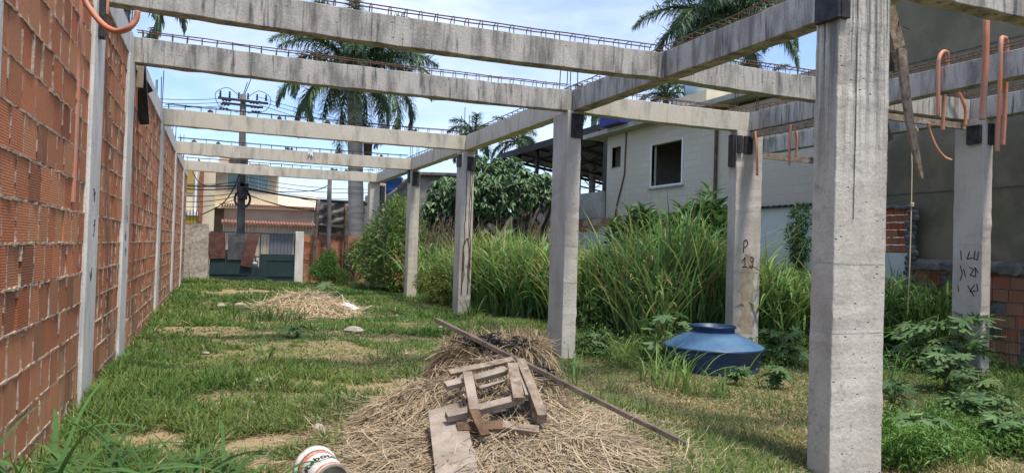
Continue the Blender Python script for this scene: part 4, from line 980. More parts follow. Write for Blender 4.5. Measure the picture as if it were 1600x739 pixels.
LEAF = np.array([(0,0,0),(.30,.22,.05),(.30,-.22,.05),(.7,.18,0),(.7,-.18,0),(1,0,-.12),(.35,0,-.02),(.7,0,-.05)])
LEAFF = np.array([(0,6,1,1),(0,2,6,6),(1,6,7,3),(6,2,4,7),(3,7,5,5),(7,4,5,5)])
def lobed(nl=7):
    v = [(0,0,0)]; f = []
    for i in range(nl):
        a = math.radians(-135+270*i/(nl-1)); l = .62-.20*abs(i-(nl-1)/2)/((nl-1)/2)
        for da, ll in ((-.30, l*.42), (-.16, l*.78), (0, l), (.16, l*.78)): v.append((ll*math.cos(a+da), ll*math.sin(a+da), -.10*ll/l+ (.05 if da == 0 else 0)-.15*ll*ll))
    v.append((.25*math.cos(math.radians(150)), .25*math.sin(math.radians(150)), 0))
    m_ = len(v)-1
    for i in range(1, m_): f.append((0, i, i+1, i+1))
    return np.array(v), np.array(f)
LOB, LOBF = lobed()
def instance(T, TF, pos, dirv, nrm, sc, col, shade=True):
    """template x axis -> dirv, z axis -> nrm"""
    n = len(pos); x = dirv/np.linalg.norm(dirv, axis=1, keepdims=True)
    z = nrm-(nrm*x).sum(1, keepdims=True)*x; z /= np.maximum(np.linalg.norm(z, axis=1, keepdims=True), 1e-6); y = np.cross(z, x)
    sc = np.asarray(sc)
    if sc.ndim == 1: sc = np.stack([sc]*3, 1)
    V = pos[:, None]+(T[None, :, 0, None]*x[:, None]*sc[:, None, 0:1]+T[None, :, 1, None]*y[:, None]*sc[:, None, 1:2]+T[None, :, 2, None]*z[:, None]*sc[:, None, 2:3])
    Fc = TF[None]+(np.arange(n)*len(T))[:, None, None]
    return V.reshape(-1, 3), Fc.reshape(-1, TF.shape[1]), np.repeat(col, len(T), 0)
def fixtri(F_):      # quads with repeated last index -> mixed faces
    a = F_[:, 2] == F_[:, 3]; return [tuple(f[:3]) if q else tuple(f) for f, q in zip(F_.tolist(), a)]
def build_leaves(name, parts, M, parent=None):
    V, Fc, C = merge(parts)
    tri = Fc[:, 2] == Fc[:, 3]
    T3 = Fc[tri][:, :3]; Q = Fc[~tri]
    T = np.concatenate([T3, Q[:, [0,1,2]], Q[:, [0,2,3]]]) if len(Q) else T3
    return npmesh(name, V, T, M, parent, C)
def rdir(n, zb=0.0):
    d = RNG.normal(size=(n, 3)); d[:, 2] += zb; return d/np.linalg.norm(d, axis=1, keepdims=True)
def crown_points(blobs, n, shell=.55):
    w_ = np.array([b_[3]*b_[4]*b_[5] for b_ in blobs])**(2/3); idx = RNG.choice(len(blobs), n, p=w_/w_.sum())
    B = np.array([b_[:6] for b_ in blobs])[idx]; d = rdir(n); r = (shell+(1-shell)*RNG.random(n))**.7
    return B[:, :3]+d*B[:, 3:6]*r[:, None], d

# ------------------------------------------------------------------ palms
def frond_parts(base, az, L, e0, droop, nleaf, ll, col, hang=.75, seed=0):
    nseg = 16; t = np.linspace(0, 1, nseg+1); P = [np.array(base, float)]; D = []
    for i in range(nseg):
        e = e0-droop*((i+.5)/nseg)**1.3; d = np.array([math.cos(e)*math.cos(az), math.cos(e)*math.sin(az), math.sin(e)]); D.append(d); P.append(P[-1]+d*L/nseg)
    P = np.array(P); D.append(D[-1]); D = np.array(D)
    s_ = np.linspace(.12, .995, nleaf); i0 = np.minimum((s_*nseg).astype(int), nseg-1); fr = s_*nseg-i0
    root = P[i0]*(1-fr)[:, None]+P[i0+1]*fr[:, None]; dd = D[i0]
    side = np.array([-math.sin(az), math.cos(az), 0])
    parts = []
    for sg in (-1, 1):
        n = nleaf; out = side[None]*sg*U(n, .35, 1.0)[:, None]+dd*U(n, .3, .9)[:, None]+np.array([0, 0, 1])*U(n, -.5, .6)[:, None]
        out /= np.linalg.norm(out, axis=1, keepdims=True)
        az_ = np.arctan2(out[:, 1], out[:, 0]); el_ = np.arcsin(out[:, 2])
        l_ = ll*(np.sin(np.pi*(s_*.86+.10))**.6)*U(n, .8, 1.1)
        parts.append(ribbons(root, az_, l_, np.full(n, .050)*U(n, .8, 1.3), el_, U(n, .8, 1.9)*hang, 4, jcol(col, n, .3, .15), twist=.4))
    return P, parts
def palm(name_label, base, top, r0, r1, nfr, L, ll, col=(.13,.205,.11), group=None, trunk=True, seed=1, nleaf=64, e_range=(-.2, 1.3), cat='palm', shaft=True):
    random.seed(seed)
    t = thing('palm_tree', base, name_label, cat, group)
    base, top = Vector(base), Vector(top)
    b = MB(); k = 24; b.tube([base.lerp(top, i/k) for i in range(k+1)], [r0+(r1-r0)*i/k+(.015 if i % 2 else 0) for i in range(k+1)], 18); b.build('trunk', M_palmbark, t, smooth=True)
    if shaft:
        b = MB(); b.tube([top, top+Vector((0,0,.5)), top+Vector((0,0,1.2))], [r1*1.1, r1*.9, r1*.35], 12); b.build('crownshaft', mat('crownshaft_green', (.09,.15,.05), rough=.5), t, smooth=True)
    for i in range(nfr):
        az = 2*PI*i/nfr*1.618*3+random.uniform(-.2, .2); u = i/(nfr-1)
        e0 = e_range[0]+(e_range[1]-e_range[0])*(u**.8)+random.uniform(-.1, .1)
        P, parts = frond_parts(top+Vector((0, 0, .6 if shaft else .1)), az, L*random.uniform(.85, 1.08), e0, random.uniform(1.5, 2.1)*(1.15-.3*u), int(nleaf*1.7), ll, col)
        V, Fc, C = merge(parts)
        fo = npmesh('frond', V, Fc, M_leaf, t, C)
        b = MB(); b.tube([tuple(p) for p in P], [.05*(1-j/len(P))+.012 for j in range(len(P))], 5); b.build('rachis', mat_rachis, fo)
mat_rachis = mat('palm_rachis', (.12,.15,.05), rough=.6)
c0 = at(554, 138, Y=34)
palm('tall royal palm with thick grey trunk behind the rear brick wall and far beams', (at(560, 365, Y=34).x, 34, 0), (c0.x, 34, c0.z), .37, .33, 34, 4.4, 1.0, seed=3, nleaf=95, e_range=(-.35, 1.5))
b = MB(); q0 = at(575, 205, Y=34.5); b.tube([q0+Vector((-.2,0,.3)), q0, q0+Vector((.02,0,-1.2)), q0+Vector((0,0,-1.7))], [.1, .24, .2, .05], 8); b.tube([q0+Vector((-.2,0,.3)), Vector((c0.x, 34, c0.z))], .05, 5)
tag(b.build('dead_palm_sheath', M_woodbrown, smooth=True), 'dead brown palm sheath hanging beside the royal palm trunk', 'palm sheath')
c1 = at(1133, 62, Y=24.5)
palm('big palm whose fronds rise and hang above the upper right beams', (c1.x, c1.y, 0), tuple(c1), .3, .22, 28, 3.9, .95, seed=5, nleaf=90)
c1 = at(1040, 170, Y=31); palm('smaller palm showing between the pale blue tank and the blue tarp', (c1.x, c1.y, 0), tuple(c1), .22, .16, 13, 2.3, .6, seed=8, nleaf=44)
c1 = at(1190, 165, Y=29); palm('smaller palm right of the pale blue tank', (c1.x, c1.y, 0), tuple(c1), .22, .16, 13, 2.6, .6, seed=18, nleaf=44)
c1 = at(742, 232, Y=36); palm('low palm peeping over the beam joint at the column with brown drips', (c1.x, c1.y, 0), tuple(c1), .2, .15, 13, 2.0, .6, seed=9, nleaf=40)
c1 = at(812, 240, Y=40); palm('palm behind the left end of the dark shed roof', (c1.x, c1.y, 0), tuple(c1), .2, .15, 14, 2.4, .6, seed=10, nleaf=44)
c1 = at(928, 190, Y=34); palm('palm showing just above the dark shed roof beside the middle column', (c1.x, c1.y, 0), tuple(c1), .2, .15, 14, 2.2, .6, seed=12, nleaf=44)
c1 = at(190, 20, Y=16); palm('palm behind the long brick wall, fronds showing at the top left', (c1.x, c1.y, 0), tuple(c1), .2, .15, 14, 1.5, .5, seed=14, nleaf=44)

# ------------------------------------------------------------------ broadleaf tree, shrubs, vine
def limbs(mb, base, tips, r0, r1, bow=.3):
    for tp in tips:
        a, c_ = Vector(base), Vector(tp); m_ = a.lerp(c_, .5)+Vector((random.uniform(-bow,bow), random.uniform(-bow,bow), random.uniform(0,bow)))
        mb.tube(smoothp([a, m_, c_], 6), [r0+(r1-r0)*i/12 for i in range(13)], 6)
def wpt(px, py, Y): return at(px, py, Y=Y)
random.seed(21)
t = thing('leafy_tree', at(775, 400, Y=25.5), 'dense dark tree with drooping leaf tufts over bare tangled stems, behind the dripping column', 'tree')
t.location.z = 0
blobs = []
for px, py, Y, r in ((775,285,26,.95),(745,270,26,.7),(800,268,26,.65),(835,290,26,.65),(870,300,25.5,.45),(700,300,27,.8),(690,325,27,.7),(720,330,26.5,.7),(760,310,25,.75),(815,300,25,.65),(735,295,25.5,.7),(850,312,25.5,.45),(715,350,26.5,.5),(790,322,25,.5)):
    p = wpt(px, py, Y); blobs.append((p.x, p.y, p.z, r, r*.9, r*.8))
for i in range(26):
    b_ = blobs[i % 14]; a = random.uniform(0, 2*PI); e = random.uniform(-.1, 1.2); blobs.append((b_[0]+b_[3]*math.cos(a)*math.cos(e), b_[1]+b_[4]*math.sin(a)*math.cos(e), b_[2]+b_[5]*math.sin(e), .28, .28, .25))
pts, d = crown_points(blobs, 1250, .72)
parts = []
for p, dd_ in zip(pts, d):                     # each tuft: leaves hanging from one point
    n = 9; a = U(n, 0, 2*PI); el = U(n, -1.25, -.1); dv = np.stack([np.cos(el)*np.cos(a), np.cos(el)*np.sin(a), np.sin(el)], -1)
    nr = np.stack([np.cos(a)*.8, np.sin(a)*.8, np.full(n, .7)], -1); s_ = U(n, .22, .36)
    g = random.uniform(.65, 1.35)
    parts.append(instance(LEAF, LEAFF, np.repeat(p[None], n, 0), dv, nr, np.stack([s_, s_*.75, s_], 1), jcol((.15*g,.235*g,.11*g), n, .3)))
build_leaves('crown', parts, M_leaf, t)
b = MB(); base = wpt(790, 405, 25.5); base.z = 0
for i in range(46):
    q = wpt(random.uniform(715, 840), random.uniform(312, 350), 25.8); st_ = Vector((random.uniform(8.3, 12.4), random.uniform(24.8, 26.4), 0))
    m_ = st_.lerp(q, .5)+Vector((random.uniform(-.5,.5), random.uniform(-.3,.3), random.uniform(-.2,.3))); r = random.uniform(.018, .06)
    b.tube(smoothp([st_, m_, q], 5), r, 5)
for i in range(26):
    a = wpt(random.uniform(745, 830), random.uniform(325, 385), 24.9); c_ = wpt(random.uniform(745, 835), random.uniform(325, 385), 24.9); c_ = a+(c_-a)*min(1, 1.1/(c_-a).length); b.tube([a, a.lerp(c_, .5)+Vector((0,0,.08)), c_], random.uniform(.025, .06), 5)
limbs(b, base, [(x[0], x[1], x[2]) for x in blobs], .12, .03, .4)
b.build('trunk', M_bark, t, smooth=True)
b = MB()
for i in range(170):
    a = wpt(random.uniform(655, 845), random.uniform(335, 372), random.uniform(24.5, 25.5)); c_ = a+Vector((random.uniform(-.35,.35), random.uniform(-.1,.1), random.uniform(-1.3,-.4))); b.tube([a, a.lerp(c_,.5)+Vector((random.uniform(-.1,.1),0,0)), c_], random.uniform(.008,.02), 4)
b.build('dead_stems', mat('dead_stem', (.20,.15,.10), var=(.10,.075,.05), vscale=6), t)
b = MB(); 
for (a, c_) in (((762,350),(785,372)), ((800,338),(784,366)), ((770,372),(800,360)), ((752,366),(770,352))): b.bar(wpt(*a, 24.6), wpt(*c_, 24.7), .14, .05, n=(0,1,0), jit=.01)
tag(b.build('scrap_boards', M_woodpale), 'broken grey boards caught in the bare stems of the dark tree', 'boards')

def shrub(label, blobs, n, size, col, cat='shrub', name='shrub', narrow=.6, base=None, up=.0, stemr=.02, nst=12):
    c_ = np.mean([b_[:3] for b_ in blobs], 0) if base is None else base
    t = thing(name, (float(c_[0]), float(c_[1]), gz(c_[0], c_[1])), label, cat)
    pts, d = crown_points(blobs, n, .35)
    pts[:, 2] = np.maximum(pts[:, 2], GZ(pts[:, 0], pts[:, 1])+.03)
    d2 = d*.7+rdir(n, up)*.8; s_ = U(n, size*.6, size*1.2)
    lum = RNG.random(n)
    build_leaves('foliage', [instance(LEAF, LEAFF, pts, d2, rdir(n, 1.1), np.stack([s_, s_*narrow, s_], 1), jcol(col, n, .3, .2))], M_leaf, t)
    b = MB()
    for i in range(nst):
        q = blobs[i % len(blobs)]; b.tube(smoothp([(c_[0]+random.uniform(-.1,.1), c_[1]+random.uniform(-.1,.1), gz(c_[0], c_[1])-.05), (q[0]*.5+c_[0]*.5+random.uniform(-.2,.2), q[1]*.5+c_[1]*.5, q[2]*.5), (q[0]+random.uniform(-.4,.4)*q[3], q[1]+random.uniform(-.4,.4)*q[4], q[2]+.3*q[5])], 5), stemr, 5)
    b.build('stem', M_bark, t); return t
def B_(px, py, Y, r, rz=None): p = at(px, py, Y=Y); return (p.x, p.y, p.z, r, r, rz or r)
shrub('bright leafy bush climbing round the two farthest columns', [B_(612,345,27,.65,.8), B_(625,325,27.5,.5,.5), B_(600,370,26.5,.8,.7), B_(635,360,26.5,.7,.8), B_(580,385,27,.55,.5), B_(620,400,26,.9,.6), B_(568,405,28.5,.6,.5), B_(655,385,26,.6,.7), B_(620,435,26,.8,.5), B_(590,420,26.5,.7,.6)], 6800, .20, (.15,.235,.06))
shrub('dark thicket of leaves between the fourth and third middle columns', [B_(665,380,27,.7,.8), B_(690,365,27,.7,.7), B_(680,340,28,.7,.7), B_(700,395,26,.7,.5)], 3500, .15, (.05,.095,.03))
shrub('low bush of yellowish green leaves at the foot of the third and fourth middle columns', [B_(675,440,21,.55,.4), B_(700,425,21,.5,.5), B_(690,455,20.5,.5,.3)], 3000, .11, (.15,.20,.04))
shrub('rounded dense green bush by the wall right of the gate', [B_(511,415,30.5,.5,.55), B_(505,425,30.3,.6,.4), B_(516,405,30.6,.35,.45), B_(530,430,30.3,.45,.3)], 5200, .10, (.075,.18,.03))
shrub('vine spilling over the white wall left of the biggest column', [B_(1250,345,13.3,.25,.4), B_(1240,365,13.3,.22,.25), B_(1250,385,13.2,.3,.3), B_(1247,400,13.3,.2,.25), B_(1252,330,13.4,.2,.2)], 900, .13, (.05,.12,.03), name='vine', cat='vine')
shrub('small creeper sprig on the brick wall at the far right of the rear wall', [B_(560,385,31.2,.4,.35), B_(548,400,31,.4,.3)], 900, .1, (.08,.14,.04), name='vine', cat='vine')
# upright lance-leaved shrubs rising out of the tall grass
def lance(label, stems, size, col=(.09,.18,.05)):
    p0 = stems[0][0]; t = thing('lance_leaved_shrub', (p0[0], p0[1], gz(p0[0], p0[1])), label, 'shrub', 'lance-leaved shrubs in front of the block house')
    b = MB(); parts = []
    for a, c_ in stems:
        a, c_ = Vector(a), Vector(c_); b.tube([a, a.lerp(c_, .5)+Vector((random.uniform(-.05,.05), 0, 0)), c_], [.022, .016, .008], 6)
        n = 120; tt = U(n, .25, 1.0); P = np.array(a)[None]*(1-tt)[:, None]+np.array(c_)[None]*tt[:, None]
        az = U(n, 0, 2*PI); el = U(n, -.5, .35)+(tt-.6)*1.4; dv = np.stack([np.cos(el)*np.cos(az), np.cos(el)*np.sin(az), np.sin(el)], -1)
        s_ = U(n, size*.8, size*1.5); parts.append(instance(LEAF, LEAFF, P, dv, np.stack([-np.cos(az)*.3, -np.sin(az)*.3, np.ones(n)], -1), np.stack([s_, s_*.6, s_], 1), jcol(col, n, .28)))
    build_leaves('leaves', parts, M_leaf, t); b.build('stem', M_bark, t)
def stems(pxs, Y):
    out = []
    for px, py in pxs:
        p = at(px, py, Y=Y+random.uniform(-.3,.3)); out.append(((p.x+random.uniform(-.15,.15), p.y, 0), tuple(p)))
    return out
lance('tallest lance-leaved shrub, right one of the group, against the white wall', stems([(1108,297),(1100,315),(1118,318),(1095,335),(1122,340),(1088,345),(1128,330),(1080,360),(1104,350),(1092,318)], 14.0), .38)
lance('middle lance-leaved shrub of the group below the big house window', stems([(1066,322),(1058,335),(1074,335),(1050,345),(1062,350),(1040,335),(1078,355)], 14.2), .34)
lance('left lance-leaved shrub of the group with pale leaf tips', stems([(1005,322),(990,338),(1020,332),(975,350),(1032,345),(1010,345),(960,352),(1000,360),(1022,355),(985,325)], 14.6), .34, (.08,.15,.045))

# ------------------------------------------------------------------ tall guinea grass
def tallgrass(name, label, roots, H, col, group=None, kind=None, cat=None, per=14, w_=(.024, .056), seg=7, dead=.11, tone=None):
    n0 = len(roots); idx = np.repeat(np.arange(n0), per); n = len(idx); R = roots[idx]+np.stack([RNG.normal(0,.10,n), RNG.normal(0,.10,n), np.zeros(n)], 1)
    h = H[idx]*U(n, .55, 1.12)
    up_ = np.where(RNG.random(n) < .62, U(n, .12, .72), 0)*H[idx]; R[:, 2] += up_; R[:, :2] += RNG.normal(0, .05, (n, 2))*(up_[:, None] > 0)
    h = np.where(up_ > 0, np.minimum(h, U(n, .45, .95)), h)
    c = jcol(col, n, .30, .18)*(1 if tone is None else tone[idx]); dm = RNG.random(n) < dead; c[dm] = jcol((.30,.25,.12), int(dm.sum()), .2)
    tip = c*np.array([[1.25, 1.15, 1.0]])
    V, Fc, C = ribbons(R, U(n, 0, 2*PI), h*1.15, U(n, *w_), U(n, 1.05, 1.53), np.where(up_ > 0, U(n, .7, 2.6), U(n, .1, 1.1)), seg, c, tip, twist=.8, wprof=lambda t: (np.minimum(1, .35+t*2.2))*(1-t**3))
    return tag(npmesh(name, V, Fc, M_grass, None, C), label, cat, group, kind)
def scatter(n, f):      # rejection sample over lot
    out = []
    while sum(len(o) for o in out) < n:
        x = U(n*2, -1.15, 13.4); y = U(n*2, 3.0, 31.3); k = RNG.random(n*2) < f(x, y); out.append(np.stack([x[k], y[k]], 1))
    return np.concatenate(out)[:n]
def tgmask(x, y):
    front = 11.9+.9*(vnoise(x, y*0, 1.3)-.5)+np.where(x > 10.4, -.2, np.where(x > 8.5, .75, 0))+np.clip(8.0-x, 0, 3)*3.6
    m1 = (y > front) & (x > 6.4) & (x < 13.35) & (y < 25.0)
    return m1.astype(float)*(0.35+.65*(y < front+2.5))
cc_ = scatter(560, tgmask); ci = RNG.integers(0, len(cc_), 3500); xy = cc_[ci]+RNG.normal(0, .17, (3500, 2)); hv = U(560, .62, 1.22)[ci]; xy[:, 0] = np.minimum(xy[:, 0], 13.4); R = np.stack([xy[:,0], xy[:,1], GZ(xy[:,0], xy[:,1])], 1)
Hh = 1.25+.75*vnoise(xy[:,0], xy[:,1], .8)+.75*np.exp(-((xy[:,0]-9.2)/1.6)**2-((xy[:,1]-13.2)/1.6)**2)
Hh *= hv*np.where(xy[:,0] > 10.6, .80, 1); ctone = (.72+.6*RNG.random((560, 1)))*(1+(RNG.random((560, 3))-.5)*np.array([[.5, .1, .3]])); ctone = ctone[ci]
tallgrass('tall_grass', 'tall arching guinea grass filling the lot behind the middle columns', R, Hh, (.185,.30,.095), kind='stuff', cat='grass', per=12, tone=ctone)
xy = np.stack([U(120, 11.6, 13.3), U(120, 9.6, 11.8)], 1); R = np.stack([xy[:,0], xy[:,1], GZ(xy[:,0], xy[:,1])], 1)
tallgrass('tall_grass', 'darker tall grass by the rope in front of the white and brick walls', R, U(120, 1.1, 1.75), (.09,.17,.05), kind='stuff', cat='grass', per=15, dead=.02)
def tuft(label, px, py, H, n, col=(.10,.20,.045), z=None, w_=(.014,.03), spread=.08, el=(1.0,1.5), dr=(.4,1.8), name='grass_tuft', seg=7, group='single grass tufts'):
    p = at(px, py, Z=-.12 if z is None else z); g = gz(p.x, p.y)
    R = np.stack([p.x+RNG.normal(0, spread, n), p.y+RNG.normal(0, spread, n), np.full(n, g-.02)], 1); c = jcol(col, n, .25)
    V, Fc, C = ribbons(R, U(n, 0, 2*PI), H*U(n, .5, 1.15), U(n, *w_), U(n, *el), U(n, *dr), seg, c, c*1.2, twist=.7, wprof=lambda t: (np.minimum(1, .4+t*2.2))*(1-t**3))
    o = npmesh(name, V-np.array([[p.x, p.y, g]]), Fc, M_grass, None, C); o.location = (p.x, p.y, g); tag(o, label, 'grass tuft', group); return o
tuft('upright tuft of broad grass blades right of the biggest column base', 1382, 606, .95, 26, (.075,.16,.035))
tuft('tuft with two long blades standing in front of the blue tank', 1075, 600, 1.15, 22, (.16,.27,.06))
tuft('shorter tuft at the left side of the blue tank', 1040, 590, .85, 26, (.16,.26,.06))
tuft('thin tuft in front of the right edge of the blue tank', 1180, 585, .6, 10, (.13,.24,.05))
tuft('long drooping yellow green stems in the weeds left of the scribbled column', 1455, 565, 1.3, 16, (.15,.22,.06))
tuft('bright tuft between the middle column and the blue tank', 975, 560, .9, 30, (.16,.24,.06))
tuft('tuft leaning over the left shoulder of the blue tank', 1020, 580, 1.0, 26, (.15,.25,.07))
tuft('low tuft against the middle of the blue tank wall', 1120, 603, .5, 24, (.15,.24,.07))
tuft('slim grass tuft beside the straw heap, right of the middle column', 893, 590, .7, 12, (.10,.2,.05))
tuft('slim dark grass tuft left of the straw heap', 645, 605, .6, 12, (.06,.13,.03), z=0)
tuft('small pale tuft in the open grass left of the middle', 420, 562, .45, 12, (.14,.22,.08), z=0)
TUFTN = ['rough tuft beside the near left wall column', 'rough tuft by the second wall column', 'rough tuft on the left lawn near the pale rubble', 'rough tuft hugging the foot of the brick wall', 'rough tuft left of the knobbly rubble lump', 'rough tuft right of the far straw mound', 'rough tuft left of the small pale upright tuft', 'rough tuft behind the straw heap on the open lawn', 'rough tuft in the middle of the left lawn, nearer than the pale upright one', 'rough tuft close to the single lobed seedling', 'rough tuft right of the straw heap in drier grass', 'rough tuft above the lower end of the long timber', 'rough tuft behind the middle of the long timber', 'rough tuft just in front of the blue tank, in dry grass', 'rough tuft between the blue tank and the biggest column', 'rough tuft low down left of the biggest column', 'rough tuft near the sunk end of the long timber', 'rough tuft touching the left side of the biggest column', 'rough tuft right of the foot of the biggest column', 'rough tuft at the edge of the bright herb patch', 'rough tuft in the shade near the right edge']
for k_, (px, py, H) in enumerate(((255,560,.40),(300,500,.35),(345,520,.32),(235,600,.38),(560,505,.42),(585,470,.4),(400,520,.32),(610,560,.35),(470,590,.30),(350,585,.3),(960,600,.45),(1010,640,.4),(905,640,.35),(1110,650,.4),(1190,625,.45),(1160,690,.35),(990,700,.35),(1230,640,.4),(1420,660,.45),(1490,700,.4),(1560,610,.5))):
    tuft(TUFTN[k_], px, py, H, 34, (.085,.17,.04) if px < 800 else (.13,.19,.06), z=0 if px < 900 else -.15, w_=(.006, .013), spread=.13, group='rough tufts in the lawn')
tuft('spreading tuft at the foot of the dripping column', 735, 495, .75, 40, (.10,.19,.045), z=0)
tuft('broad low tuft of darker grass left of the far straw mound', 425, 500, .5, 260, (.07,.14,.03), z=0, spread=.4, w_=(.01,.02))
# foreground blades, bottom left
random.seed(5)
for lb, x, y, n, H in (('nearest clump of broad arching grass blades, bottom left corner', -.95, 4.25, 85, 1.25), ('second clump of broad arching blades at the bottom edge beside the first', -.35, 4.15, 80, 1.05), ('third clump of broad blades at the bottom edge, thin tips reaching right', .02, 4.2, 36, .85)):
    R = np.stack([x+RNG.normal(0,.13,n), y+RNG.normal(0,.10,n), np.full(n, gz(x, y)-.02)], 1); c = jcol((.075,.15,.04), n, .25)
    V, Fc, C = ribbons(R, U(n, 0, 2*PI) if x < 0 else U(n, -1.2, 2.4), H*U(n, .7, 1.15), U(n, .02, .042), U(n, .95, 1.5), U(n, 1.2, 2.6), 12, c, c*1.35, twist=.8, wprof=lambda t: (np.minimum(1, .4+t*2.2))*(1-t**3))
    o = npmesh('grass_clump', V-np.array([[x, y, 0]]), Fc, M_grass, None, C); o.location = (x, y, 0); tag(o, lb, 'grass', 'broad-bladed clumps in the foreground')

# ------------------------------------------------------------------ short grass, weeds
def sgmask(x, y):
    d = 1-.97*bare(x, y)
    d = d*np.clip(.15+1.1*vnoise(x, y, 1.1), 0, 1)*np.clip(.3+1.2*vnoise(x+3, y, 4.0), 0, 1)
    near = np.clip((7.5/np.maximum(np.hypot(x, y), 4))**1.6, .12, 1)
    pile = np.exp(-(((x-2.5)/1.0)**2+((y-6.1)/1.1)**2)**2)
    return d*near*(1-.95*pile)*(1-.6*tgmask(x, y))
def shortgrass(n, name, label):
    xy = scatter(n, sgmask); x, y = xy.T; D = dry(x, y); vn = vnoise(x, y, .7)
    big = sst(vnoise(x+7, y, .9), .35, .8)*(1-bare(x, y)); wallside = np.exp(-np.maximum(x+1.2, 0)/.9)
    far = np.hypot(x, y)
    L = (.035+.10*big+.09*wallside*(1-bare(x, y)))*U(n, .5, 1.4)*(1+.012*far); W = .004+.0009*far; W = W*U(n, .7, 1.5)
    green = np.array([.080,.160,.032]); lime = np.array([.18,.24,.06]); straw = np.array([.46,.37,.20]); olive = np.array([.19,.195,.07])
    c = green+(lime-green)*(vn**1.5)[:, None]; c = c*(1-D[:, None])+olive*D[:, None]
    c = c*(1+(RNG.random((n, 1))-.5)*.6)
    sm = RNG.random(n) < (.06+.48*D+.12*sst(vnoise(x+20, y, 1.6), .55, .8)); c[sm] = straw*(1+(RNG.random((int(sm.sum()), 1))-.5)*.5)
    R = np.stack([x, y, GZ(x, y)-.004], 1); e0 = np.where(sm, U(n, .05, .7), U(n, .5, 1.4))
    V, Fc, C = ribbons(R, U(n, 0, 2*PI), L*np.where(sm, 1.2, 1), W, e0, U(n, .2, 1.8)*np.where(sm, .4, 1), 3, c, c*1.15, twist=.8, zmin=R[:, 2])
    tag(npmesh(name, V, Fc, M_grass, None, C), label, 'grass', kind='stuff')
shortgrass(420000, 'short_grass', 'short green grass with dry blades covering the lot')
# lobed-leaf weeds
def lobedplant(label, px, py, H, n, size=.22, col=(.085,.165,.05), z=-.22, name='lobed_leaf_plant', spread=.35, P=None):
    p = at(px, py, Z=z) if P is None else Vector(P); g = gz(p.x, p.y)
    t = thing(name, (p.x, p.y, g), label, 'weed', 'lobed-leaf weeds on the right')
    b = MB(); pos = []
    for i in range(n):
        a = random.uniform(0, 2*PI); r = spread*random.uniform(.2, 1); hh = H*random.uniform(.35, 1); q = Vector((p.x+r*math.cos(a), p.y+r*math.sin(a), g+hh))
        b.tube(smoothp([(p.x+.02*math.cos(a), p.y, g-.02), (p.x+r*.35*math.cos(a), p.y+r*.35*math.sin(a), g+hh*.75), tuple(q)], 4), .006, 4); pos.append((tuple(q), a))
    P_ = np.array([q[0] for q in pos]); A = np.array([q[1] for q in pos]); dv = np.stack([np.cos(A), np.sin(A), U(n, -.5, .1)], -1); s_ = U(n, size*.7, size*1.4)
    build_leaves('leaves', [instance(LOB, LOBF, P_, dv, rdir(n, 2.6), s_, jcol(col, n, .25))], M_leaf, t)
    b.build('stem', mat_rachis, t)
random.seed(31)
LW = [('leafy weed at the bottom edge right of the biggest column', 1440, 705, .40, 26, .26), ('broad clump of lobed leaves below the scribbled column', 1480, 610, .60, 34, .30), ('lobed-leaf weed in the bottom right corner', 1575, 700, .40, 26, .26), ('lobed-leaf weed halfway between the scribbled column and the bottom edge', 1500, 665, .42, 24, .26), ('tall lobed-leaf weed in front of the scribbled column', 1505, 585, 1.05, 34, .34), ('lobed-leaf weed between the rope and the scribbled column', 1450, 580, .85, 36, .34), ('lobed-leaf weed directly below the end of the rope', 1415, 570, .75, 34, .34),
      ('low lobed-leaf weed at the right foot of the biggest column', 1395, 640, .40, 16, .26), ('pale lobed-leaf weed in the grass below the scribbled column', 1530, 625, .4, 16, .28), ('lobed-leaf weed low in the grass near the right edge', 1555, 650, .35, 12, .26),
      ('lobed-leaf weed left of the blue tank neck', 1040, 560, .85, 16, .36), ('dark lobed-leaf weed between the blue tank and the biggest column', 1225, 565, .6, 40, .30), ('lobed-leaf weed hugging the lower right of the blue tank', 1150, 592, .30, 22, .2),
      ('small lobed-leaf weed in the grass left of centre', 465, 530, .25, 7, .2), ('dark lobed-leaf weed beside the far straw mound', 512, 478, .7, 10, .4), ('low lobed-leaf weed in front of the tall grass right of the middle column', 935, 555, .4, 24, .24), ('bluish lobed-leaf weed in the shade right of the blue tank', 1215, 600, .35, 22, .22),
      ('dark lobed-leaf weed against the brick wall behind the rope', 1435, 540, .9, 30, .34), ('single lobed leaf seedling on the grass near the long brick wall', 232, 632, .12, 3, .3)]
for lb, px, py, H, n, sz in LW: lobedplant(lb, px, py, H, n, sz, z=0 if px < 900 else -.2, spread=max(.15, H*.55), col=(.10,.185,.06))
# fine-leaved ground cover bottom right, and leafy weeds along the grass edge
def herb(name, label, reg, n, H, size, col, narrow=.55, kind='stuff'):
    x, y = reg(n); g = GZ(x, y); hh = H(x, y)*RNG.random(n)**.7
    P = np.stack([x, y, g+hh], 1); s_ = U(n, size*.5, size*1.2)
    build_leaves_o = build_leaves(name, [instance(LEAF, LEAFF, P, rdir(n, .2), rdir(n, 1.8), np.stack([s_, s_*narrow, s_], 1), jcol(col, n, .3, .25))], M_leaf); tag(build_leaves_o, label, 'ground cover', kind=kind)
def reg1(n):
    c_ = [(6.3,5.0,.75,.45),(7.1,5.2,.6,.45),(6.7,5.6,.7,.3),(5.95,4.9,.3,.3),(7.6,4.9,.5,.4)]; i = RNG.integers(0, len(c_), n); C_ = np.array(c_)[i]; a = U(n, 0, 2*PI); r = np.sqrt(RNG.random(n)); return C_[:,0]+C_[:,2]*r*np.cos(a), C_[:,1]+C_[:,3]*r*np.sin(a)
herb('fine_leaved_herb', 'bright green fine-leaved herb patch at the bottom right', reg1, 13000, lambda x, y: .14+.30*vnoise(x, y, 3), .065, (.13,.24,.045))
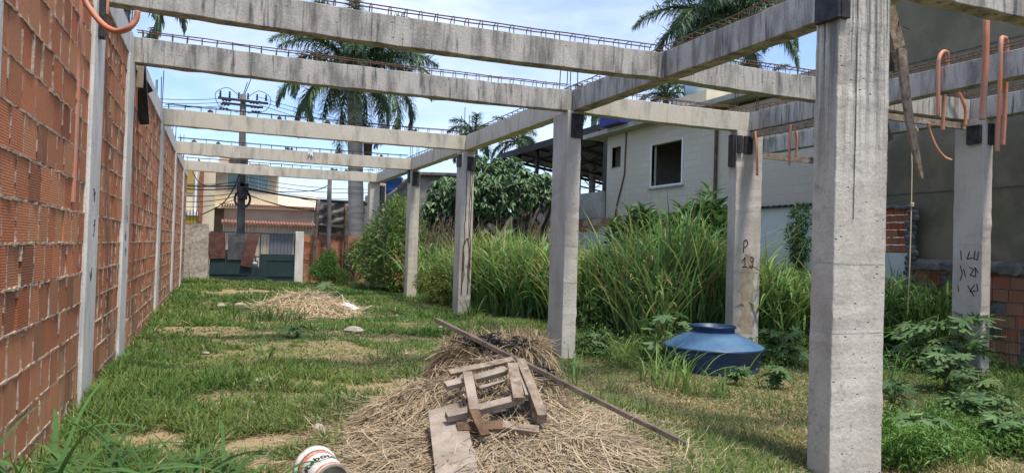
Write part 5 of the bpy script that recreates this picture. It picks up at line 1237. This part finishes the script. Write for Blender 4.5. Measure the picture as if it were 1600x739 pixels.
def reg2(n):
    x = U(n, 5.9, 13.3); y = np.where(x < 8, 11.2-.0*x, 10.6)+RNG.normal(0, .55, n)+vnoise(x, x*0, 2)*.5; y = np.where(x > 9.9, U(n, 8.2, 11.5), y); return x, y
herb('leafy_weeds', 'low leafy weeds along the edge of the tall grass', reg2, 10000, lambda x, y: .10+.45*vnoise(x, y, 1.7)**1.5, .09, (.09,.17,.04))
def reg3(n): return U(n, 6.0, 13.2), U(n, 4.5, 9.5)
def reg4(n):
    k = RNG.random(n) < .5; x = np.where(k, U(n, 7.4, 12.8), U(n, 6.6, 9.0)); y = np.where(k, U(n, 12.7, 15.0), U(n, 14, 20)); q = vnoise(x, y, .9); x = x+(q-.5)*1.0; return np.clip(x, 6.3, 13.3), y
herb('broadleaf_weeds', 'broad-leaved weeds mixed into the tall grass', reg4, 5200, lambda x, y: .5+1.5*vnoise(x, y, 1.2)**1.2, .17, (.085,.175,.045))
herb('clover', 'scattered small-leaved weeds in the grass on the right', reg3, 14000, lambda x, y: .04+.12*vnoise(x, y, 2.2), .05, (.10,.18,.045))

# ------------------------------------------------------------------ straw heap with wood
PC = (2.45, 6.25)
def HP(x, y):
    x = np.asarray(x, float); y = np.asarray(y, float)
    r = np.sqrt(((x-2.35)/1.35)**2+((y-5.9)/1.75)**2)
    h = .30*np.clip(1-r, 0, 1)**.8
    r5 = np.sqrt(((x-1.95)/.8)**2+((y-6.5)/.9)**2); h = np.maximum(h, .44*np.clip(1-r5, 0, 1)**.9)
    r3 = np.sqrt(((x-2.42)/.95)**2+((y-6.45)/1.15)**2); h = np.maximum(h, .62*np.clip(1-r3, 0, 1)**.75)
    r2_ = np.sqrt(((x-2.72)/.74)**2+((y-7.05)/.55)**2)+(vnoise(x, y, 2.5)-.5)*.25; h = np.maximum(h, .65*(1-sst(r2_, .62, 1.18)))
    h = h*(1-.75*sst(x+.40*(np.minimum(y, 6.4)-5.2), 3.15, 3.7)*(1-sst(y, 6.3, 6.8)))
    return h+(vnoise(x, y, 4)-.5)*.06*np.clip(h*4, 0, 1)
def straw(name, parent, n, reg, L, Wd, col, hfun, lay=.35, seg=4, thick=.05, comb=.62):
    x, y = reg(n); e = .06; gxx = (hfun(x+e, y)-hfun(x-e, y))/(2*e); gyy = (hfun(x, y+e)-hfun(x, y-e))/(2*e)
    z = hfun(x, y)+GZ(x, y)+(RNG.random(n)-.4)*thick; az = U(n, 0, 2*PI)
    down = np.arctan2(-gyy, -gxx); az = np.where(RNG.random(n) < comb, down+RNG.normal(0, .55, n), az)
    slope = np.arctan(gxx*np.cos(az)+gyy*np.sin(az)); e0 = slope+RNG.normal(.05, lay*.5, n)
    c = jcol(col, n, .35, .08)
    return npmesh(name, *[q for q in ribbons(np.stack([x, y, z], 1), az, U(n, *L), U(n, *Wd), e0, RNG.normal(.15, .35, n), seg, c, c*1.1, twist=1.2, wprof=lambda t: 1-.5*t, zmin=GZ(x, y))][:2], M_straw, parent, None) if False else (lambda r: npmesh(name, r[0], r[1], M_straw, parent, r[2]))(ribbons(np.stack([x, y, z], 1), az, U(n, *L), U(n, *Wd), e0, RNG.normal(.15, .35, n), seg, c, c*1.1, twist=1.2, wprof=lambda t: 1-.5*t, zmin=GZ(x, y)))
def mound(name, parent, hfun, x0, x1, y0, y1, st=.04):
    X, Y = np.meshgrid(np.arange(x0, x1, st), np.arange(y0, y1, st), indexing='ij'); H = hfun(X, Y)
    V = np.stack([X, Y, GZ(X, Y)+np.where(H > .01, H-.03, -.05)], -1).reshape(-1, 3); a, b_ = X.shape
    i, j = np.meshgrid(np.arange(a-1), np.arange(b_-1), indexing='ij'); Fc = np.stack([i*b_+j, (i+1)*b_+j, (i+1)*b_+j+1, i*b_+j+1], -1).reshape(-1, 4)
    return npmesh(name, V, Fc, mat('packed_dead_grass', (.10,.070,.042), var=(.055,.04,.028), vscale=9, bump=1, bscale=30, jitter=.3), parent, None, smooth=True)
t = thing('straw_heap', (PC[0], PC[1], 0), 'big heap of dry cut grass in the centre foreground with broken wood lying on it', 'straw heap')
mound('packed_straw', t, HP, .7, 4.3, 4.2, 8.2)
def regp(n):
    a = U(n, 0, 2*PI); r = np.sqrt(RNG.random(n))*1.12; return PC[0]+1.45*r*np.cos(a), PC[1]-.15+1.65*r*np.sin(a)
SC = (.385,.305,.20)
tag(straw('loose_straw', t, 25000, regp, (.10, .38), (.005, .017), SC, HP, lay=.22), kind='stuff')
def regt(n):
    a = U(n, 0, 2*PI); r = np.sqrt(RNG.random(n))*1.05; return 2.72+.80*r*np.cos(a), 7.05+.60*r*np.sin(a)
tag(straw('matted_straw', t, 12000, regt, (.08, .3), (.004, .009), (.25,.18,.11), HP, lay=.55, comb=.25, thick=.07), kind='stuff')
def regs(n): 
    a = U(n, 0, 2*PI); r = 1.0+RNG.random(n)*.55; return PC[0]+1.5*r*np.cos(a), PC[1]-.1+1.6*r*np.sin(a)
tag(straw('scattered_straw', t, 1600, regs, (.10, .35), (.005, .014), SC, lambda x, y: x*0, lay=.2, thick=.03), kind='stuff')
# far mound
def HM(x, y): 
    r = np.sqrt(((x-2.2)/1.15)**2+((y-18.9)/2.1)**2); return .42*np.clip(1-r, 0, 1)**.7
t = thing('straw_mound', (2.2, 18.9, 0), 'smaller low mound of bleached straw in the middle distance in front of the gate', 'straw heap')
mound('packed_straw', t, HM, .8, 3.6, 16.3, 21.2, .08)
def regm(n): a = U(n, 0, 2*PI); r = np.sqrt(RNG.random(n))*1.1; return 2.2+1.15*r*np.cos(a), 18.9+2.1*r*np.sin(a)
tag(straw('loose_straw', t, 4500, regm, (.2, .6), (.012, .028), (.54,.43,.27), HM, lay=.3), kind='stuff')
# bag
b = MB(); b.lathe([(.001, 0), (.22, .01), (.26, .08), (.16, .16), (.05, .22), (.001, .23)], tuple(at(541, 487, Z=0)), 14, wob=lambda a, z: .3*math.sin(3*a+z*20)+.15*math.sin(7*a)); tag(b.build('plastic_bag', M_wbag), 'crumpled white plastic bag beside the far straw mound', 'bag')
for px, py, s_, lb in ((553,522,.16,'knobbly tan lump of rubble in the open grass'), (392,630,.07,'small pale stone right of centre in the left grass'), (286,692,.06,'pale pebble near the foreground blades'), (345,480,.13,'pale rubble left of the darker tuft'), (375,478,.12,'pale rubble chunk beside the darker tuft'), (497,668,.07,'little stone above the bucket')):
    p = at(px, py, Z=0); b = MB(); k = random.random()*6; b.lathe([(.001, -.02), (s_*.8, .0), (s_, s_*.3), (s_*.6, s_*.7), (.001, s_*.8)], (p.x, p.y, gz(p.x, p.y)), 9, wob=lambda a, z: .3*math.sin(2*a+k)+.15*math.sin(5*a+z*30)); tag(b.build('stone', M_stone), lb, 'stone')

for k in range(22):
    x, y = random.uniform(-.9, 5), random.uniform(6.5, 22); s_ = random.uniform(.025, .06); b = MB(); q_ = random.random()*6
    b.lathe([(.001, -.02), (s_*.8, .0), (s_, s_*.3), (s_*.6, s_*.7), (.001, s_*.8)], (x, y, gz(x, y)+.01), 8, wob=lambda a, z: .3*math.sin(2*a+q_)+.15*math.sin(5*a+z*30))
    tag(b.build('stone', M_stone), 'small earth-coloured clod or pebble lying in the short grass', 'stone', 'clods scattered on the lawn')
def hit(px, py, off=.0):
    d = ray(px, py); s_ = 3.0
    while s_ < 14:
        p = Vector((0, 0, CAM_H))+d*s_
        if p.z <= float(HP(p.x, p.y))+gz(p.x, p.y)+off: return p
        s_ += .01
    return p
# broken pallet: one plane tilted toward the camera
A_ = hit(703, 575, .07); 
pn = Vector((-.10, -.44, .89)).normalized(); p0_ = Vector((2.38, 6.10, .74))
def onp(px, py, off=0.0):
    d = ray(px, py); o = Vector((0, 0, CAM_H)); s_ = (p0_+pn*off-o).dot(pn)/d.dot(pn); return o+d*s_
t = thing('broken_pallet', p0_, 'broken wooden pallet frame lying tilted on the straw heap', 'pallet')
def slat(nm, a, c_, wpx, th, off, M=M_wood, taper=1.0):
    A0, B0 = onp(*a, off), onp(*c_, off); wd = wpx*6.6/F
    m_ = MB(); m_.bar(A0, B0, wd, th, n=pn, jit=.004, taper=taper); m_.build(nm, M, t, bevel=.004)
slat('cross_slat', (701,583), (802,562), 11, .03, -.03, M_wood); slat('cross_slat', (696,603), (791,579), 12, .05, -.05, M_woodpale)
slat('long_slat', (730,581), (741,640), 14, .025, .03, M_woodpale); slat('long_slat', (800,568), (811,622), 16, .025, .03, M_wood)
slat('cross_slat', (698,651), (818,622), 12, .06, -.035, M_woodpale); slat('side_rail', (813,566), (847,654), 14, .09, -.02, M_wood)
slat('side_rail', (806,566), (824,620), 6, .05, -.03, M_woodpale)
slat('broken_strut', (738,636), (759,681), 13, .025, .02, M_woodbrown); slat('bottom_bearer', (714,672), (786,669), 17, .09, -.10, M_woodbrown); slat('bottom_bearer', (784,668), (841,676), 14, .08, -.10, M_wood)
slat('splinter', (747,608), (790,594), 7, .03, -.07, M_woodpale, .5); slat('splinter', (736,588), (750,608), 6, .02, .0, M_woodbrown, .5); slat('dark_block', (768,640), (842,632), 18, .03, -.16, M_wooddark)
# board
b = MB(); q = [hit(669, 640, .03), hit(722, 626, .05)]
pnb = Vector((-.05, -.22, .97)).normalized(); pb0 = (q[0]+q[1])/2+Vector((0, 0, .10))
def onb(px, py): d = ray(px, py); o = Vector((0,0,CAM_H)); return o+d*((pb0-o).dot(pnb)/d.dot(pnb))
TL, TR, BL, BR = onb(669, 641), onb(722, 626), onb(684, 775), onb(757, 775)
up_ = (TL-BL).normalized()*.16; TL2, TR2 = TL, TR
th = pnb*.022
k = 8; vs = []
for i in range(k+1):
    l, r = TL.lerp(BL, i/k), TR.lerp(BR, i/k); vs += [l-th+Vector((random.uniform(-.006,.006), 0, 0)), r-th+Vector((random.uniform(-.006,.006),0,0)), r, l]
b.add(vs, [(0,1,2,3), tuple(4*k+i for i in (3,2,1,0))]+[(4*i+q_, 4*i+4+q_, 4*i+4+(q_+1) % 4, 4*i+(q_+1) % 4) for i in range(k) for q_ in range(4)])
tag(b.build('board', M_woodpale, bevel=.003), 'wide pale board sliding down the front of the straw heap', 'board')
# pole
G_ = at(1072, 704, Z=0); G_.z = gz(G_.x, G_.y)+.07; d1 = ray(800, 558); best = None
Pm = Vector((0, 0, CAM_H))+d1*((6.30)/d1.y); 
dir_ = (Pm-G_).normalized()
L_ = 0; tgt = (682, 492); 
def pxof(p):
    q = p-Vector((0,0,CAM_H)); z = q.dot(fwd); return 800+F*q.dot(r2)/z, 369.5-F*q.dot(u2)/z
Lq = .5
while pxof(G_+dir_*Lq)[0] > 682 and Lq < 12: Lq += .02
b = MB(); b.bar(G_, G_+dir_*Lq, .055, .04, n=(0,0,1), jit=.004); tag(b.build('long_pole', mat('dark_timber', (.17,.13,.10), var=(.09,.07,.055), vscale=6, bump=.5, bscale=60, jitter=.2), bevel=.004), 'long thin timber leaning across the straw heap, end sunk in the grass', 'timber')
# netting
for (cx, cy, s_, lb) in ((762, 540, .15, 'bundle of black netting on top of the straw heap'), (836, 590, .11, 'wad of dark netting under the timber at the right of the pallet')):
    b = MB(); c_ = hit(cx, cy, .03)
    for i in range(70):
        a = Vector(c_)+Vector((random.gauss(0, s_), random.gauss(0, s_), random.uniform(-.01, .07))); pts = [a]
        for q in range(5): pts.append(pts[-1]+Vector((random.uniform(-.07,.07), random.uniform(-.07,.07), random.uniform(-.03,.03))))
        b.tube(smoothp(pts, 4), .007, 4)
    tag(b.build('netting', M_net), lb, 'netting')
b = MB(); p_ = hit(745, 560, .05)
b.bar(hit(742, 562, .05), hit(800, 553, .05), .05, .02, jit=.004); tag(b.build('wood_scrap', M_woodpale), 'pale splintered lath on the heap below the netting', 'lath')
b = MB(); b.tube(smoothp([at(575, 627, Z=.06), at(600, 628, Z=.1), at(625, 626, Z=.12), at(632, 625, Z=.1)], 5), .016, 6); tag(b.build('stick', M_wood), 'short pale stick left of the straw heap', 'stick')
# dark tyre-like thing beside the middle column
p = at(925, 540, Z=-.12); b = MB(); b.lathe([(.30, -.1), (.33, .06), (.24, .17), (.10, .22), (.001, .23)], (p.x, p.y, gz(p.x, p.y)), 20, wob=lambda a, z: .25*math.sin(2*a+1)+.12*math.sin(5*a+z*20)); tag(b.build('black_sack', M_net, smooth=True), 'low black sack half hidden in weeds at the right of the middle column', 'sack')

# ------------------------------------------------------------------ blue tank
tc_ = Vector((7.95, 10.25, gz(7.95, 10.25)))
t = thing('blue_tank', tc_, 'sun-faded blue plastic water tank standing in the weeds with an open neck', 'water tank')
dent = lambda a, z: (-.10*math.exp(-((a-4.9)/.5)**2)*math.exp(-((z-.16)/.11)**2)+.006*math.sin(5*a)+ .010*math.sin(2*a))
b = MB(); b.lathe([(.70, -.25), (.76, -.05), (.79, .10), (.81, .2), (.83, .33)], tc_, 72, wob=dent); b.lathe([(.83, .33), (.85, .345), (.852, .365), (.835, .38)], tc_, 72); b.build('tank_wall', M_tankshade, t, smooth=True)
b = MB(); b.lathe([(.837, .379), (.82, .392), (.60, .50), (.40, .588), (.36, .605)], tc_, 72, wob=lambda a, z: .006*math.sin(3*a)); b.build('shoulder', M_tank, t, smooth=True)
b = MB(); b.lathe([(.355, .60), (.35, .675), (.375, .685), (.375, .715), (.34, .715), (.335, .62), (.001, .61)], tc_, 48); b.build('neck', M_tankshade, t, smooth=True)
b = MB()
for i in range(16):     # worn pale lettering low on the wall
    a = 4.35+.05*i; z = .06+random.uniform(-.01, .01)
    P_ = lambda aa, zz: Vector((tc_.x+(.80+.10*zz)*math.cos(aa), tc_.y+(.80+.10*zz)*math.sin(aa), tc_.z+zz))
    if random.random() < .8: b.bar(P_(a, z), P_(a+.008, z+random.uniform(.03,.06)), .012, .004, n=(math.cos(a), math.sin(a), 0))
b.build('worn_lettering', M_paleblue, t)

# ------------------------------------------------------------------ bucket
bc = at(504, 741, Z=.15)
ax = (Vector((0, 0, CAM_H))-bc); ax.z = 0; ax = ax.normalized()
axis = (ax*.85+right*.40+Vector((0,0,-.06))).normalized()      # direction the base points: toward camera, right, up
zx = axis; xx = Vector((0,0,1)).cross(zx).normalized(); yx = zx.cross(xx)
MM = Matrix((xx, yx, zx)).transposed()*.87
t = thing('bucket', bc, 'white plastic bucket with orange band and black lettering, lying at the bottom edge', 'bucket')
b = MB(); b.lathe([(.135, .17), (.150, -.12)], bc, 48, M=MM); b.lathe([(.150, -.12), (.168, -.125), (.170, -.17), (.15, -.175), (.145, -.10), (.13, .15)], bc, 48, M=MM); b.build('bucket_wall', M_bucket, t, smooth=True)
b = MB(); b.lathe([(.1375, .17), (.1375, .185), (.122, .187), (.118, .165), (.001, .163)], bc, 48, M=MM); b.build('base', M_bucketbot, t)
b = MB(); b.lathe([(.1502, -.06), (.1520, -.10), ], bc, 48, M=MM); b.build('orange_band', M_bucketband, t, smooth=True)
b = MB(); b.lathe([(.1378, .155), (.1400, .135), ], bc, 48, M=MM); b.build('orange_band', M_bucketband, t, smooth=True)
b = MB(); b.lathe([(.1518, -.101), (.1526, -.118), ], bc, 48, M=MM); b.build('brown_band', M_woodbrown, t, smooth=True)
tx = bpy.data.curves.new('lettering', 'FONT'); tx.body = 'Rebote'; tx.size = .088; tx.offset = .0018; tx.space_character = 1.06
to = bpy.data.objects.new('lettering', tx); COL.objects.link(to)
dg = bpy.context.evaluated_depsgraph_get(); me = bpy.data.meshes.new_from_object(to.evaluated_get(dg))
import bmesh
bm = bmesh.new(); bm.from_mesh(me)
for _ in range(2): bmesh.ops.subdivide_edges(bm, edges=[e for e in bm.edges if e.calc_length() > .012], cuts=2)
bmesh.ops.triangulate(bm, faces=bm.faces[:]); bm.verts.ensure_lookup_table()
vv = np.array([v.co[:] for v in bm.verts]); ff = [tuple(v.index for v in f.verts) for f in bm.faces]; bm.free()
bpy.data.objects.remove(to)
cxm = (vv[:,0].min()+vv[:,0].max())/2
A0 = math.radians(108)
V = []
for x, y, _z in vv:
    z = (.030-y)*1.0+.015; r_ = .1462-.0517*(z)+.0012; a = A0-(x-cxm)/.1462     # text top towards the rim
    V.append(MM @ Vector((r_*math.cos(a), r_*math.sin(a), z))+bc)
npmesh('lettering', np.array([v[:] for v in V]), ff, M_ink, t)
